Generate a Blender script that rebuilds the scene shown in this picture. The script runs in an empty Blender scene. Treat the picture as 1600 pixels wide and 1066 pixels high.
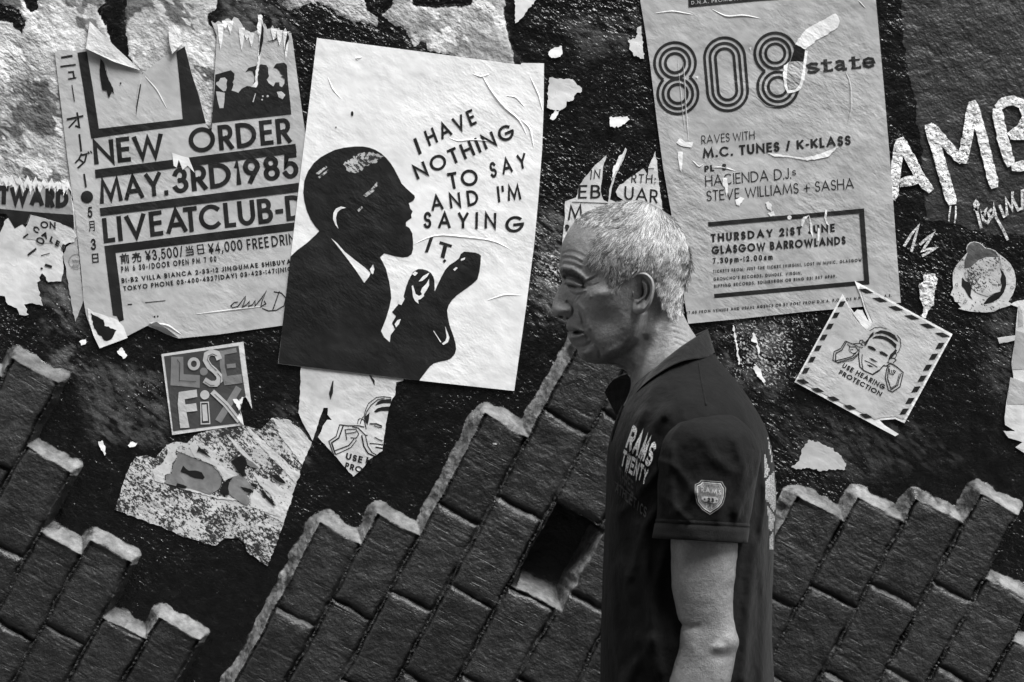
import bpy, math, random
import numpy as np
from mathutils import Vector
from mathutils.geometry import tessellate_polygon

scene = bpy.context.scene
C = scene.collection
random.seed(7)

# ------------------------------------------------------------------ camera
K = 0.00112            # metres per photo pixel on the wall
DW = 3.2               # camera to wall
CZ = 1.515             # eye height of the camera
cam = bpy.data.objects.new("camera", bpy.data.cameras.new("camera"))
C.objects.link(cam)
cam.location = (0, -DW, CZ)
cam.rotation_euler = (math.radians(90), 0, 0)
cam.data.sensor_width = 36
cam.data.lens = 36 * DW / (1600 * K)
cam.data.clip_end = 100
scene.camera = cam

# ------------------------------------------------------------------ light
SUN_EL, SUN_AZ = math.radians(62), math.radians(48)
world = bpy.data.worlds.new("World"); scene.world = world
world.use_nodes = True
wn = world.node_tree.nodes; wl = world.node_tree.links
sky = wn.new("ShaderNodeTexSky"); sky.sky_type = 'NISHITA'; sky.sun_disc = False
sky.sun_elevation = SUN_EL; sky.sun_rotation = math.pi - SUN_AZ
bw = wn.new("ShaderNodeRGBToBW")           # black and white photograph: neutral light
wl.new(sky.outputs[0], bw.inputs[0]); wl.new(bw.outputs[0], wn["Background"].inputs[0])
wn["Background"].inputs[1].default_value = 0.145
sd = bpy.data.lights.new("sun", 'SUN'); sd.energy = 2.0; sd.angle = math.radians(32); sd.color = (1, 1, 1)
sun = bpy.data.objects.new("sun", sd); C.objects.link(sun)
sdir = Vector((math.cos(SUN_EL) * math.sin(SUN_AZ), -math.cos(SUN_EL) * math.cos(SUN_AZ), math.sin(SUN_EL)))
sun.rotation_euler = sdir.to_track_quat('Z', 'Y').to_euler()
sun.location = (3, -3, 6)
vs = scene.view_settings
vs.view_transform = 'Standard'; vs.look = 'None'; vs.gamma = 1; vs.use_curve_mapping = False
vs.exposure = 1.97

# ------------------------------------------------------------------ helpers
def tag(o, label=None, cat=None, group=None, kind=None):
    if label: o['label'] = label
    if cat: o['category'] = cat
    if group: o['group'] = group
    if kind: o['kind'] = kind
    return o

def empty(name, loc):
    o = bpy.data.objects.new(name, None); C.objects.link(o)
    o.location = loc; o.empty_display_size = 0.05
    return o

def obj(name, V, F, mat, parent=None, origin=(0, 0, 0), smooth=False, attrs=None):
    """one mesh object; V in world metres, stored relative to the thing's base"""
    me = bpy.data.meshes.new(name)
    V = np.asarray(V, dtype=np.float64).reshape(-1, 3) - np.asarray(origin)
    if isinstance(F, np.ndarray):
        n, k = F.shape
        me.vertices.add(len(V)); me.vertices.foreach_set('co', V.ravel().astype(np.float32))
        me.loops.add(n * k); me.loops.foreach_set('vertex_index', F.ravel().astype(np.int32))
        me.polygons.add(n); me.polygons.foreach_set('loop_start', np.arange(0, n * k, k, dtype=np.int32))
        me.update(calc_edges=True); me.validate()
    else:
        me.from_pydata([tuple(v) for v in V], [], F); me.update()
    if smooth:
        me.polygons.foreach_set('use_smooth', np.ones(len(me.polygons), dtype=bool))
    for an, av in (attrs or {}).items():
        a = me.attributes.new(an, 'FLOAT', 'POINT'); a.data.foreach_set('value', np.asarray(av, dtype=np.float32))
    me.materials.append(mat)
    o = bpy.data.objects.new(name, me); C.objects.link(o)
    if parent: o.parent = parent
    else: o.location = origin
    return o

def Wp(px, py, d=0.0):                      # a spot on the wall, d metres proud of it
    return ((px - 800) * K, -d, CZ + (533 - py) * K)

# numpy value noise -------------------------------------------------
_rng = np.random.RandomState(11)
_tab = _rng.rand(512, 512)
def noise2(x, y, seed=0):
    x = x + seed * 37.17; y = y + seed * 91.7
    xi = np.floor(x).astype(int); yi = np.floor(y).astype(int)
    fx = x - xi; fy = y - yi
    fx = fx * fx * (3 - 2 * fx); fy = fy * fy * (3 - 2 * fy)
    a = _tab[xi & 511, yi & 511]; b = _tab[(xi + 1) & 511, yi & 511]
    c = _tab[xi & 511, (yi + 1) & 511]; d = _tab[(xi + 1) & 511, (yi + 1) & 511]
    return (a * (1 - fx) + b * fx) * (1 - fy) + (c * (1 - fx) + d * fx) * fy
def fbm(x, y, seed=0, oct=3):
    s = 0; a = 0.5; t = 0
    for i in range(oct):
        s = s + a * noise2(x * 2 ** i, y * 2 ** i, seed + i); t += a; a *= 0.5
    return s / t
def sstep(a, b, x):
    t = np.clip((x - a) / (b - a), 0, 1); return t * t * (3 - 2 * t)

def seg_dist(x, y, pts):
    """distance to an open polyline"""
    d = np.full(np.shape(x), 1e9)
    for (ax, ay), (bx, by) in zip(pts[:-1], pts[1:]):
        vx, vy = bx - ax, by - ay
        t = np.clip(((x - ax) * vx + (y - ay) * vy) / (vx * vx + vy * vy + 1e-9), 0, 1)
        d = np.minimum(d, np.hypot(x - ax - t * vx, y - ay - t * vy))
    return d
def inside(x, y, pts):
    r = np.zeros(np.shape(x), bool); n = len(pts)
    for i in range(n):
        ax, ay = pts[i]; bx, by = pts[(i + 1) % n]
        if ay == by: continue
        c = ((ay > y) != (by > y)) & (x < (bx - ax) * (y - ay) / (by - ay) + ax)
        r ^= c
    return r
def sdf(x, y, pts):
    """positive inside"""
    d = seg_dist(x, y, list(pts) + [pts[0]])
    return np.where(inside(x, y, pts), d, -d)

# ------------------------------------------------------------------ node helpers
class NT:
    def __init__(self, name):
        self.m = bpy.data.materials.new(name); self.m.use_nodes = True
        self.t = self.m.node_tree; self.b = self.t.nodes["Principled BSDF"]
        self.co = None
    def n(self, ty, **kw):
        nd = self.t.nodes.new(ty)
        for k, v in kw.items(): setattr(nd, k, v)
        return nd
    def link(self, a, b): self.t.links.new(a, b)
    def setin(self, sock, v):
        if hasattr(v, 'links') or hasattr(v, 'is_output'): self.link(v, sock)
        else: sock.default_value = v
    def math(self, op, a, b=0.0, clamp=False):
        nd = self.n("ShaderNodeMath", operation=op, use_clamp=clamp)
        self.setin(nd.inputs[0], a); self.setin(nd.inputs[1], b); return nd.outputs[0]
    def coord(self):
        if self.co is None: self.co = self.n("ShaderNodeTexCoord").outputs['Object']
        return self.co
    def noise(self, scale, detail=3, rough=0.55, rot=None, stretch=None, off=0):
        v = self.coord()
        if rot is not None:
            r = self.n("ShaderNodeVectorRotate", rotation_type='Y_AXIS'); self.link(v, r.inputs['Vector'])
            r.inputs['Angle'].default_value = rot; v = r.outputs[0]
        mp = self.n("ShaderNodeMapping"); self.link(v, mp.inputs[0])
        mp.inputs['Scale'].default_value = stretch or (1, 1, 1); mp.inputs['Location'].default_value = (off, off * .7, off * .3)
        nd = self.n("ShaderNodeTexNoise"); self.link(mp.outputs[0], nd.inputs['Vector'])
        nd.inputs['Scale'].default_value = scale; nd.inputs['Detail'].default_value = detail; nd.inputs['Roughness'].default_value = rough
        return nd.outputs['Fac']
    def attr(self, name):
        return self.n("ShaderNodeAttribute", attribute_name=name).outputs['Fac']
    def ramp(self, fac, lo, hi, v0=0.0, v1=1.0):
        nd = self.n("ShaderNodeMapRange"); nd.clamp = True
        self.setin(nd.inputs['Value'], fac)
        for k, v in (('From Min', lo), ('From Max', hi), ('To Min', v0), ('To Max', v1)): self.setin(nd.inputs[k], v)
        return nd.outputs[0]
    def mix(self, f, a, b):
        nd = self.n("ShaderNodeMix", data_type='FLOAT')
        self.setin(nd.inputs[0], f); self.setin(nd.inputs[2], a); self.setin(nd.inputs[3], b); return nd.outputs[0]
    def grey(self, v):
        if isinstance(v, (int, float)): self.b.inputs['Base Color'].default_value = (v, v, v, 1)
        else:
            c = self.n("ShaderNodeCombineColor")
            for i in range(3): self.link(v, c.inputs[i])
            self.link(c.outputs[0], self.b.inputs['Base Color'])
    def rough(self, v): self.setin(self.b.inputs['Roughness'], v)
    def spec(self, v): self.setin(self.b.inputs['Specular IOR Level'], v)
    def bump(self, *layers):
        """layers: (height socket, distance in metres)"""
        nrm = None
        for h, dist in layers:
            nd = self.n("ShaderNodeBump"); nd.inputs['Strength'].default_value = 1
            nd.inputs['Distance'].default_value = dist; self.link(h, nd.inputs['Height'])
            if nrm is not None: self.link(nrm, nd.inputs['Normal'])
            nrm = nd.outputs[0]
        self.link(nrm, self.b.inputs['Normal'])

CR = math.radians(-38)          # the paste wrinkles run down to the right
def paper_bumps(M, amp=1.0):
    h1 = M.noise(75, 2, .5, rot=CR, stretch=(.62, 1, 1.25))
    h2 = M.noise(230, 2, .5, rot=CR, stretch=(.7, 1, 1.15))
    h3 = M.noise(9, 3, .5)
    w = M.noise(7, 3, .6, off=8); nz = M.n("ShaderNodeMath", operation='ABSOLUTE'); M.link(M.math('SUBTRACT', w, .5), nz.inputs[0])
    crease = M.math('MULTIPLY', M.ramp(nz.outputs[0], 0.0, .012, 1, 0), M.ramp(M.noise(14, 2, .5, off=11), .5, .62))
    mod = M.ramp(M.noise(8, 3, .6, off=21), .34, .66, .12, 1)
    h1 = M.math('MULTIPLY', M.math('SUBTRACT', h1, .5), mod); h2 = M.math('MULTIPLY', M.math('SUBTRACT', h2, .5), mod)
    M.bump((h3, .009 * amp), (h1, .0014 * amp), (h2, .0007 * amp), (crease, .00012 * amp))
def paper_mat(name, base, amp=1.0, specks=0.0, dirt=.12, rough=.62):
    M = NT(name)
    d = M.noise(14, 5, .6); f = M.noise(120, 3, .6, rot=CR, stretch=(.4, 1, 1))
    v = M.math('MULTIPLY', M.ramp(d, .3, .75, 1 - dirt, 1 + dirt * .5), base)
    v = M.math('MULTIPLY', v, M.ramp(f, .25, .7, .9, 1.06))
    if specks:
        s = M.noise(330, 3, .7, rot=CR, stretch=(.55, 1, 1)); z = M.noise(22, 4, .6, off=3)
        thr = M.ramp(z, .35, .65, .72 - specks * .12, .66 - specks * .27)
        k = M.ramp(M.math('SUBTRACT', s, thr), -.03, .03, 0, 1)
        v = M.mix(k, v, .02)
    M.grey(v); M.rough(rough); M.spec(.35); paper_bumps(M, amp)
    return M.m
def ink_mat(name, base, paper=.6, wear=.5, amp=1.0, rough=.42):
    M = NT(name)
    s = M.noise(420, 3, .75); z = M.noise(30, 4, .6, off=5)
    thr = M.ramp(z, .35, .7, .78, .70 - .06 * wear)
    k = M.ramp(M.math('SUBTRACT', s, thr), -.015, .03, 0, wear)
    g = M.math('MULTIPLY', M.ramp(M.noise(40, 4, .6), .3, .7, .75, 1.35), base)
    M.grey(M.mix(k, g, paper)); M.rough(rough); M.spec(.45); paper_bumps(M, amp)
    return M.m

# ------------------------------------------------------------------ shapes on the wall
def resample_line(P, n=14):
    P = np.array(P, float); d = np.r_[0, np.cumsum(np.hypot(*np.diff(P, axis=0).T))]; t = np.linspace(0, d[-1], n)
    q = np.stack([np.interp(t, d, P[:, 0]), np.interp(t, d, P[:, 1])], -1)
    for _ in range(2): q[1:-1] = (q[:-2] + 2 * q[1:-1] + q[2:]) / 4
    return q
class Flat:
    """flat pieces collected into one mesh, lying d metres off the wall, photo-pixel outlines"""
    def __init__(self, d, tr=None):
        self.V = []; self.F = []; self.d = d; self.k = 0; self.tr = tr; self.cut = []
    def pt(self, p, dd=0.0):
        if self.tr: p = self.tr(p)
        self.V.append(Wp(p[0], p[1], self.d + dd)); return len(self.V) - 1
    def layer(self):
        self.k += 1; return (self.k % 11) * 0.00004
    def poly(self, pts, thick=0.0, dfun=None):
        """concave outline, front face plus an edge of the given thickness"""
        dd = 0.0 if thick else self.layer()
        self.cut.append(len(self.F))
        i0 = len(self.V)
        for p in pts:
            self.pt(p, dd + (dfun(p) if dfun else 0))
        tris = tessellate_polygon([[Vector((p[0], p[1], 0)) for p in pts]])
        for t in tris:
            a, b, c = [pts[i] for i in t]
            s = (b[0] - a[0]) * (c[1] - a[1]) - (b[1] - a[1]) * (c[0] - a[0])
            t = t if s < 0 else (t[0], t[2], t[1])
            self.F.append(tuple(i0 + i for i in t))
        if thick:
            j0 = len(self.V); n = len(pts)
            for p in pts: self.pt(p, dd - thick)
            area = sum(pts[i][0] * pts[(i + 1) % n][1] - pts[(i + 1) % n][0] * pts[i][1] for i in range(n))
            for i in range(n):
                k = (i + 1) % n
                f = (i0 + i, i0 + k, j0 + k, j0 + i)
                self.F.append(f if area < 0 else tuple(reversed(f)))
    def stroke(self, pts, w, closed=False, taper=None, cap=0.0):
        """a line of width w (pixels) as mitred quads"""
        self.cut.append(len(self.F)); dd = self.layer(); P = [np.array(p, float) for p in pts]
        P = [p for i, p in enumerate(P) if i == 0 or np.hypot(*(p - P[i - 1])) > 1e-6]
        n = len(P)
        if n < 2: return
        if cap and not closed:
            a = P[0] - P[1]; P[0] = P[0] + a / np.hypot(*a) * cap
            a = P[-1] - P[-2]; P[-1] = P[-1] + a / np.hypot(*a) * cap
        L = []; R = []
        for i in range(n):
            a = P[(i - 1) % n] if (i > 0 or closed) else None
            b = P[(i + 1) % n] if (i < n - 1 or closed) else None
            d1 = (P[i] - a) / np.hypot(*(P[i] - a)) if a is not None else None
            d2 = (b - P[i]) / np.hypot(*(b - P[i])) if b is not None else None
            if d1 is None: d1 = d2
            if d2 is None: d2 = d1
            t = d1 + d2; l = np.hypot(*t)
            t = d1 if l < 1e-6 else t / l
            nn = np.array([-t[1], t[0]]); co = max(0.42, abs(np.dot(nn, np.array([-d1[1], d1[0]]))))
            ww = w * (taper[i] if taper else 1) / 2 / co
            L.append(self.pt(P[i] + nn * ww, dd)); R.append(self.pt(P[i] - nn * ww, dd))
        for i in range(n if closed else n - 1):
            k = (i + 1) % n
            q = [L[i], L[k], R[k], R[i]]
            a, b, c = [self.V[j] for j in q[:3]]
            s = (b[0] - a[0]) * (c[2] - a[2]) - (b[2] - a[2]) * (c[0] - a[0])
            self.F.append(tuple(q) if s > 0 else tuple(reversed(q)))
    def ridge(self, pts, w, h):
        """a raised fold in the paper: two sloping strips meeting in a crest"""
        self.cut.append(len(self.F)); P = [np.array(p, float) for p in resample_line(pts)]; n = len(P); I = []
        for i, p in enumerate(P):
            t = P[min(i + 1, n - 1)] - P[max(i - 1, 0)]; t /= np.hypot(*t); nn = np.array([-t[1], t[0]]); s = max(0.0, math.sin(math.pi * i / (n - 1))) ** .6 + .02
            w_ = w * 1.5; I.append((self.pt(p + nn * w_ * s, -.0001), self.pt(p, h * s * .62), self.pt(p - nn * w_ * s * .7, -.0001)))
        for a, b in zip(I[:-1], I[1:]):
            for k in (0, 1):
                q = (a[k], b[k], b[k + 1], a[k + 1]); A, B, Cc = [self.V[j] for j in q[:3]]
                self.F.append(q if (B[0] - A[0]) * (Cc[2] - A[2]) - (B[2] - A[2]) * (Cc[0] - A[0]) > 0 else tuple(reversed(q)))
    def disc(self, c, r, ry=None, n=28):
        self.poly([(c[0] + r * math.cos(2 * math.pi * i / n), c[1] + (ry or r) * math.sin(2 * math.pi * i / n)) for i in range(n)])
    def split(self, name, mat, parent):
        """every separate piece a part of its own"""
        cuts = self.cut + [len(self.F)]
        for a, b in zip(cuts[:-1], cuts[1:]):
            fs = self.F[a:b]
            if not fs: continue
            us = sorted({i for f in fs for i in f}); re = {i: k for k, i in enumerate(us)}
            obj(name, [self.V[i] for i in us], [tuple(re[i] for i in f) for f in fs], mat, parent, parent.location)
    def build(self, name, mat, parent, label=None):
        o = obj(name, self.V, self.F, mat, parent, parent.location if parent else (0, 0, 0))
        if label: o['label'] = label
        return o

def zm(ox, oy, s):                       # zoom-view coordinates to photo pixels
    return lambda pts: [(ox + x / s, oy + y / s) for x, y in pts]
def jag(pts, amp, step=4.0, seed=0):
    """tears an outline: subdivides its edges and shakes them"""
    r = random.Random(seed); out = []
    n = len(pts)
    for i in range(n):
        a, b = pts[i], pts[(i + 1) % n]
        L = math.hypot(b[0] - a[0], b[1] - a[1]); m = max(1, int(L / step))
        nx, ny = (b[1] - a[1]) / (L + 1e-9), -(b[0] - a[0]) / (L + 1e-9)
        for k in range(m):
            t = k / m; j = r.gauss(0, amp) if k else 0
            out.append((a[0] + (b[0] - a[0]) * t + nx * j, a[1] + (b[1] - a[1]) * t + ny * j))
    return out

# ------------------------------------------------------------------ geometric sans lettering
def arc(cx, cy, rx, ry, a0, a1, n=14):
    return [(cx + rx * math.cos(math.radians(a0 + (a1 - a0) * i / n)), cy + ry * math.sin(math.radians(a0 + (a1 - a0) * i / n))) for i in range(n + 1)]
def bowl(y0, y1, x0=0.0, x1=1.0, k=.45):
    ym = (y0 + y1) / 2; xr = x0 + (x1 - x0) * (1 - k)
    return [(x0, y1)] + arc(xr, ym, x1 - xr, (y1 - y0) / 2, 90, -90, 10) + [(x0, y0)]
Sx = arc(.5, .745, .46, .255, 25, 270, 12) + arc(.5, .25, .5, .25, 90, -155, 12)[1:]
GL = {
 'A': (.86, [[(0, 0), (.5, 1), (1, 0)], [(.17, .32), (.83, .32)]]),
 'B': (.58, [[(0, 0), (0, 1)], bowl(.53, 1, 0, .88), bowl(0, .53, 0, 1)]),
 'C': (.86, [arc(.55, .5, .55, .5, 48, 312, 22)]),
 'D': (.78, [[(0, 0), (0, 1)], bowl(0, 1, 0, 1, .75)]),
 'E': (.5, [[(1, 1), (0, 1), (0, 0), (1, 0)], [(0, .52), (.9, .52)]]),
 'F': (.48, [[(1, 1), (0, 1), (0, 0)], [(0, .5), (.9, .5)]]),
 'G': (.98, [arc(.5, .5, .5, .5, 48, 355, 24), [(1, .46), (.52, .46)]]),
 'H': (.72, [[(0, 0), (0, 1)], [(1, 0), (1, 1)], [(0, .52), (1, .52)]]),
 'I': (0, [[(.5, 0), (.5, 1)]]),
 'J': (.36, [[(1, 1), (1, .28)] + arc(.45, .28, .55, .28, 0, -150, 8)[1:]]),
 'K': (.66, [[(0, 0), (0, 1)], [(1, 1), (.08, .45)], [(.26, .56), (1, 0)]]),
 'L': (.44, [[(0, 1), (0, 0), (1, 0)]]),
 'M': (1.0, [[(0, 0), (.13, 1), (.5, .12), (.87, 1), (1, 0)]]),
 'N': (.78, [[(0, 0), (0, 1), (1, 0), (1, 1)]]),
 'O': (1.02, [('c', arc(.5, .5, .5, .5, 0, 360, 30)[:-1])]),
 'P': (.54, [[(0, 0), (0, 1)], bowl(.42, 1)]),
 'Q': (1.02, [('c', arc(.5, .5, .5, .5, 0, 360, 30)[:-1]), [(.55, .35), (1, -.05)]]),
 'R': (.56, [[(0, 0), (0, 1)], bowl(.45, 1), [(.45, .45), (1, 0)]]),
 'S': (.52, [Sx]),
 'T': (.56, [[(0, 1), (1, 1)], [(.5, 1), (.5, 0)]]),
 'U': (.66, [[(0, 1), (0, .38)] + arc(.5, .38, .5, .38, 180, 360, 14)[1:] + [(1, 1)]]),
 'V': (.82, [[(0, 1), (.5, 0), (1, 1)]]),
 'W': (1.16, [[(0, 1), (.26, 0), (.5, .9), (.74, 0), (1, 1)]]),
 'X': (.7, [[(0, 1), (1, 0)], [(0, 0), (1, 1)]]),
 'Y': (.74, [[(0, 1), (.5, .45), (1, 1)], [(.5, .45), (.5, 0)]]),
 'Z': (.62, [[(0, 1), (1, 1), (0, 0), (1, 0)]]),
 '0': (.62, [('c', arc(.5, .5, .5, .5, 0, 360, 24)[:-1])]),
 '1': (.2, [[(0, .82), (1, 1), (1, 0)]]),
 '2': (.56, [arc(.5, .68, .48, .32, 165, -30, 12) + [(0, 0), (1, 0)]]),
 '3': (.56, [arc(.48, .75, .44, .25, 160, -90, 12), arc(.48, .26, .52, .26, 90, -160, 12)]),
 '4': (.62, [[(.75, 0), (.75, 1), (0, .28), (1, .28)]]),
 '5': (.56, [[(.92, 1), (.25, 1), (.12, .55)] + arc(.48, .32, .52, .32, 120, -155, 12)]),
 '6': (.6, [('c', arc(.5, .31, .5, .31, 0, 360, 20)[:-1]), [(.05, .4), (.66, 1)]]),
 '7': (.56, [[(0, 1), (1, 1), (.3, 0)]]),
 '8': (.58, [('c', arc(.5, .76, .43, .24, 0, 360, 20)[:-1]), ('c', arc(.5, .265, .5, .265, 0, 360, 20)[:-1])]),
 '9': (.6, [('c', arc(.5, .69, .5, .31, 0, 360, 20)[:-1]), [(.95, .6), (.34, 0)]]),
 '.': (0, [[(.5, 0), (.5, .03)]]), ',': (.05, [[(1, .06), (0, -.14)]]),
 '-': (.3, [[(0, .4), (1, .4)]]), '/': (.4, [[(0, -.05), (1, 1.05)]]),
 '(': (.2, [arc(1, .45, 1, .62, 110, 250, 8)]), ')': (.2, [arc(0, .45, 1, .62, 70, -70, 8)]),
 '+': (.6, [[(0, .42), (1, .42)], [(.5, .1), (.5, .74)]]), ':': (0, [[(.5, 0), (.5, .05)], [(.5, .5), (.5, .55)]]),
 "'": (.02, [[(.5, 1), (.3, .75)]]), '!': (0, [[(.5, .3), (.5, 1)], [(.5, 0), (.5, .06)]]),
 'Y=': (.66, [[(0, 1), (.5, .5), (1, 1)], [(.5, .5), (.5, 0)], [(.1, .42), (.9, .42)], [(.1, .22), (.9, .22)]]),
 'L=': (.5, [[(.95, .85), (.6, 1), (.3, .8), (.3, .1), (0, 0), (1, 0)], [(.05, .5), (.75, .5)]]),
 # lower case (x-height .66)
 'a': (.5, [('c', arc(.45, .33, .45, .33, 0, 360, 16)[:-1]), [(.95, .66), (.95, 0)]]),
 'p': (.5, [('c', arc(.55, .33, .45, .33, 0, 360, 16)[:-1]), [(.04, .66), (.04, -.3)]]),
 'm': (.8, [[(0, 0), (0, .66)], [(0, .45)] + arc(.25, .42, .25, .24, 180, 0, 8) + [(.5, 0)], [(.5, .42)] + arc(.75, .42, .25, .24, 180, 0, 8) + [(1, 0)]]),
 's': (.42, [[(x, y * .66) for x, y in Sx]]),
 # Japanese
 'mae': (1, [[(.3, 1), (.38, .85)], [(.7, 1), (.62, .85)], [(0, .8), (1, .8)], [(.12, 0), (.12, .65), (.5, .65), (.5, 0)], [(.12, .45), (.5, .45)], [(.12, .25), (.5, .25)], [(.72, .65), (.72, .2)], [(.95, .7), (.95, 0), (.82, .06)]]),
 'uri': (1, [[(.5, 1), (.5, .68)], [(.1, .86), (.9, .86)], [(.2, .68), (.8, .68)], [(0, .38), (0, .52), (1, .52), (1, .38)], [(.35, .4), (.3, .15), (.05, 0)], [(.62, .4), (.62, .05), (.95, .05), (.98, .2)]]),
 'tou': (1, [[(.5, 1), (.5, .66)], [(.15, .95), (.25, .75)], [(.85, .95), (.75, .75)], [(.05, .6), (.9, .6), (.9, 0), (0, 0)], [(.1, .31), (.9, .31)]]),
 'hi': (.75, [('c', [(0, 0), (0, 1), (1, 1), (1, 0)]), [(0, .5), (1, .5)]]),
 'tsuki': (.75, [[(0, -.05), (.18, .3), (.18, 1), (1, 1), (1, 0), (.8, .02)], [(.18, .68), (1, .68)], [(.18, .38), (1, .38)]]),
}
def text(fl, s, p0, p1, up, wt=.15, track=.17, space=.36, skip=None):
    """letters from baseline point p0 to p1; up = the vector of a capital's height; wt = stem / height"""
    toks = s if isinstance(s, list) else list(s)
    adv = []; T = 0
    for ch in toks:
        if ch == ' ': adv.append((T, None)); T += space; continue
        g = GL[ch]; w = g[0] + (wt if g[0] < .1 else 0); adv.append((T, w)); T += w + track
    T -= track
    bx, by = p1[0] - p0[0], p1[1] - p0[1]; ux, uy = up
    H = math.hypot(ux, uy)
    for i, (ch, (x0, w)) in enumerate(zip(toks, adv)):
        if w is None or (skip and i in skip): continue
        for st in GL[ch][1]:
            closed = isinstance(st, tuple); pts = st[1] if closed else st
            q = []
            for (x, y) in pts:
                gx = x0 + wt / 2 + x * (w - wt) if GL[ch][0] >= .1 else x0 + wt / 2 + (x - .5) * GL[ch][0]
                gy = wt / 2 + y * (1 - wt)
                q.append((gx, gy))
            # mitred in letter space, then laid along the line
            old = fl.tr
            fl.tr = lambda p, o=old: ((p0[0] + bx * p[0] / T + ux * p[1], p0[1] + by * p[0] / T + uy * p[1]) if not o else o((p0[0] + bx * p[0] / T + ux * p[1], p0[1] + by * p[0] / T + uy * p[1])))
            fl.stroke(q, wt, closed, cap=0 if closed else wt * .5 if ch not in 'AVWMNXYKZ/' else wt * .3)
            fl.tr = old
# ------------------------------------------------------------------ the wall: render, brick plinth
UX, UY = 0.475, -0.88      # along the bricks (up to the right), photo pixels
VX, VY = 0.88, 0.475       # across the courses (down to the right)
VB = [55, 130, 207, 283, 366, 449, 524, 598, 675, 750, 828, 900, 974, 1050, 1133, 1215, 1298, 1380, 1463, 1546, 1629, 1713, 1783, 1866, 1945, 2025]
TOP = {55: -600, 130: -560, 207: -520, 283: -485, 366: -596, 449: -701, 524: -677, 598: -773, 675: -733, 750: -2000, 828: -482, 900: -427, 974: -211,
       1050: 30, 1133: -5, 1215: -60, 1298: -105, 1380: -180, 1463: -91, 1546: -48, 1629: -8, 1713: 46, 1783: -65, 1866: -130, 1945: -200}
J0 = {55: -640, 130: -700, 207: -670, 283: -640, 366: -750, 449: -855, 524: -823, 598: -920, 675: -885, 750: 0, 828: -630, 900: -574, 974: -367, 1050: -159, 1133: -120,
      1215: -238, 1298: -215, 1380: -325, 1463: -245, 1546: -203, 1629: -157, 1713: -107, 1783: -220, 1866: -285, 1945: -355}
PLASTER = [
 [(-140, -300), (163, -300), (163, 5), (153, 12), (155, 22), (166, 45), (172, 70), (140, 80), (100, 90), (125, 300), (118, 312), (60, 306), (30, 296), (-120, 285)],
 [(200, -300), (340, -300), (339, 15), (325, 22), (326, 36), (338, 52), (336, 120), (332, 200), (300, 190), (230, 130), (199, 85), (197, 40)],
 [(440, -300), (643, -300), (645, 8), (660, 11), (685, 12), (735, 7), (740, -2), (788, -300), (789, 30), (793, 50), (801, 78), (803, 105), (760, 100), (700, 86), (668, 78), (655, 68), (648, 70), (640, 58), (637, 46), (615, 40), (604, 28), (590, 24), (588, 40), (560, 36), (540, 25), (525, 24), (515, 10), (500, 5), (478, 8), (468, 15), (450, 17), (442, 6)],
]
DARKPATCH = [
 [(-20, -4), (8, 8), (28, 14), (41, 33), (34, 51), (16, 36), (-20, 30)], [(26, -30), (60, -30), (58, 14), (48, 18), (38, 8)],
 [(40, 126), (52, 130), (68, 137), (60, 148), (54, 162), (44, 152), (47, 142)],
 [(570, -30), (620, -30), (612, 12), (592, 26), (572, 16)], [(655, 62), (667, 66), (667, 79), (650, 79)],
]
STAIN = [  # mid grey weathering inside the plaster
 ([(-40, 55), (30, 75), (70, 110), (80, 200), (60, 260), (-40, 280)], .75), ([(205, 20), (240, 25), (250, 80), (215, 95)], .45),
 ([(-40, 90), (10, 110), (40, 165), (40, 220), (-40, 235)], 1.0), ([(660, 20), (780, 20), (800, 90), (700, 80)], .25),
 ([(885, 30), (960, 25), (1000, 30), (990, 75), (905, 85)], .32), ([(838, 330), (905, 330), (890, 510), (835, 500)], .6), ([(1110, 500), (1225, 500), (1215, 620), (1140, 600)], .35), ([(120, 560), (250, 580), (260, 690), (150, 690)], .35), ([(345, -20), (450, -20), (460, 45), (350, 55)], .5), ([(430, 620), (500, 640), (480, 720), (440, 700)], .35), ([(1200, 640), (1420, 650), (1500, 720), (1260, 760)], .18), ([(1540, 480), (1600, 480), (1590, 640), (1545, 600)], .25),
 ([(66, 432), (106, 432), (112, 470), (126, 530), (128, 580), (82, 580), (66, 470)], .55), ([(120, 330), (140, 330), (140, 510), (110, 520)], .3),
]
MATTE = [(1392, -300), (2050, -300), (2050, 380), (1545, 366), (1500, 352), (1448, 345), (1440, 240), (1428, 150), (1412, 70)]
WORN = [((868, 420), 62, 1.0), ((1190, 545), 75, .95), ((1235, 500), 60, .6), ((960, 255), 45, .6), ((215, 620), 70, .5), ((460, 655), 40, .4),
        ((400, 20), 60, .45), ((140, 590), 60, .3), ((930, 120), 90, .3), ((1300, 700), 80, .22), ((1500, 440), 120, .25), ((30, 520), 60, .4),
        ((110, 470), 40, .7), ((590, 50), 50, .3), ((1560, 620), 60, .3)]

STEP = 1.6
gx = np.arange(-330, 1931, STEP); gy = np.arange(-180, 1281, STEP)
PX, PY = np.meshgrid(gx, gy)
nW, nH = len(gx), len(gy)

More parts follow.
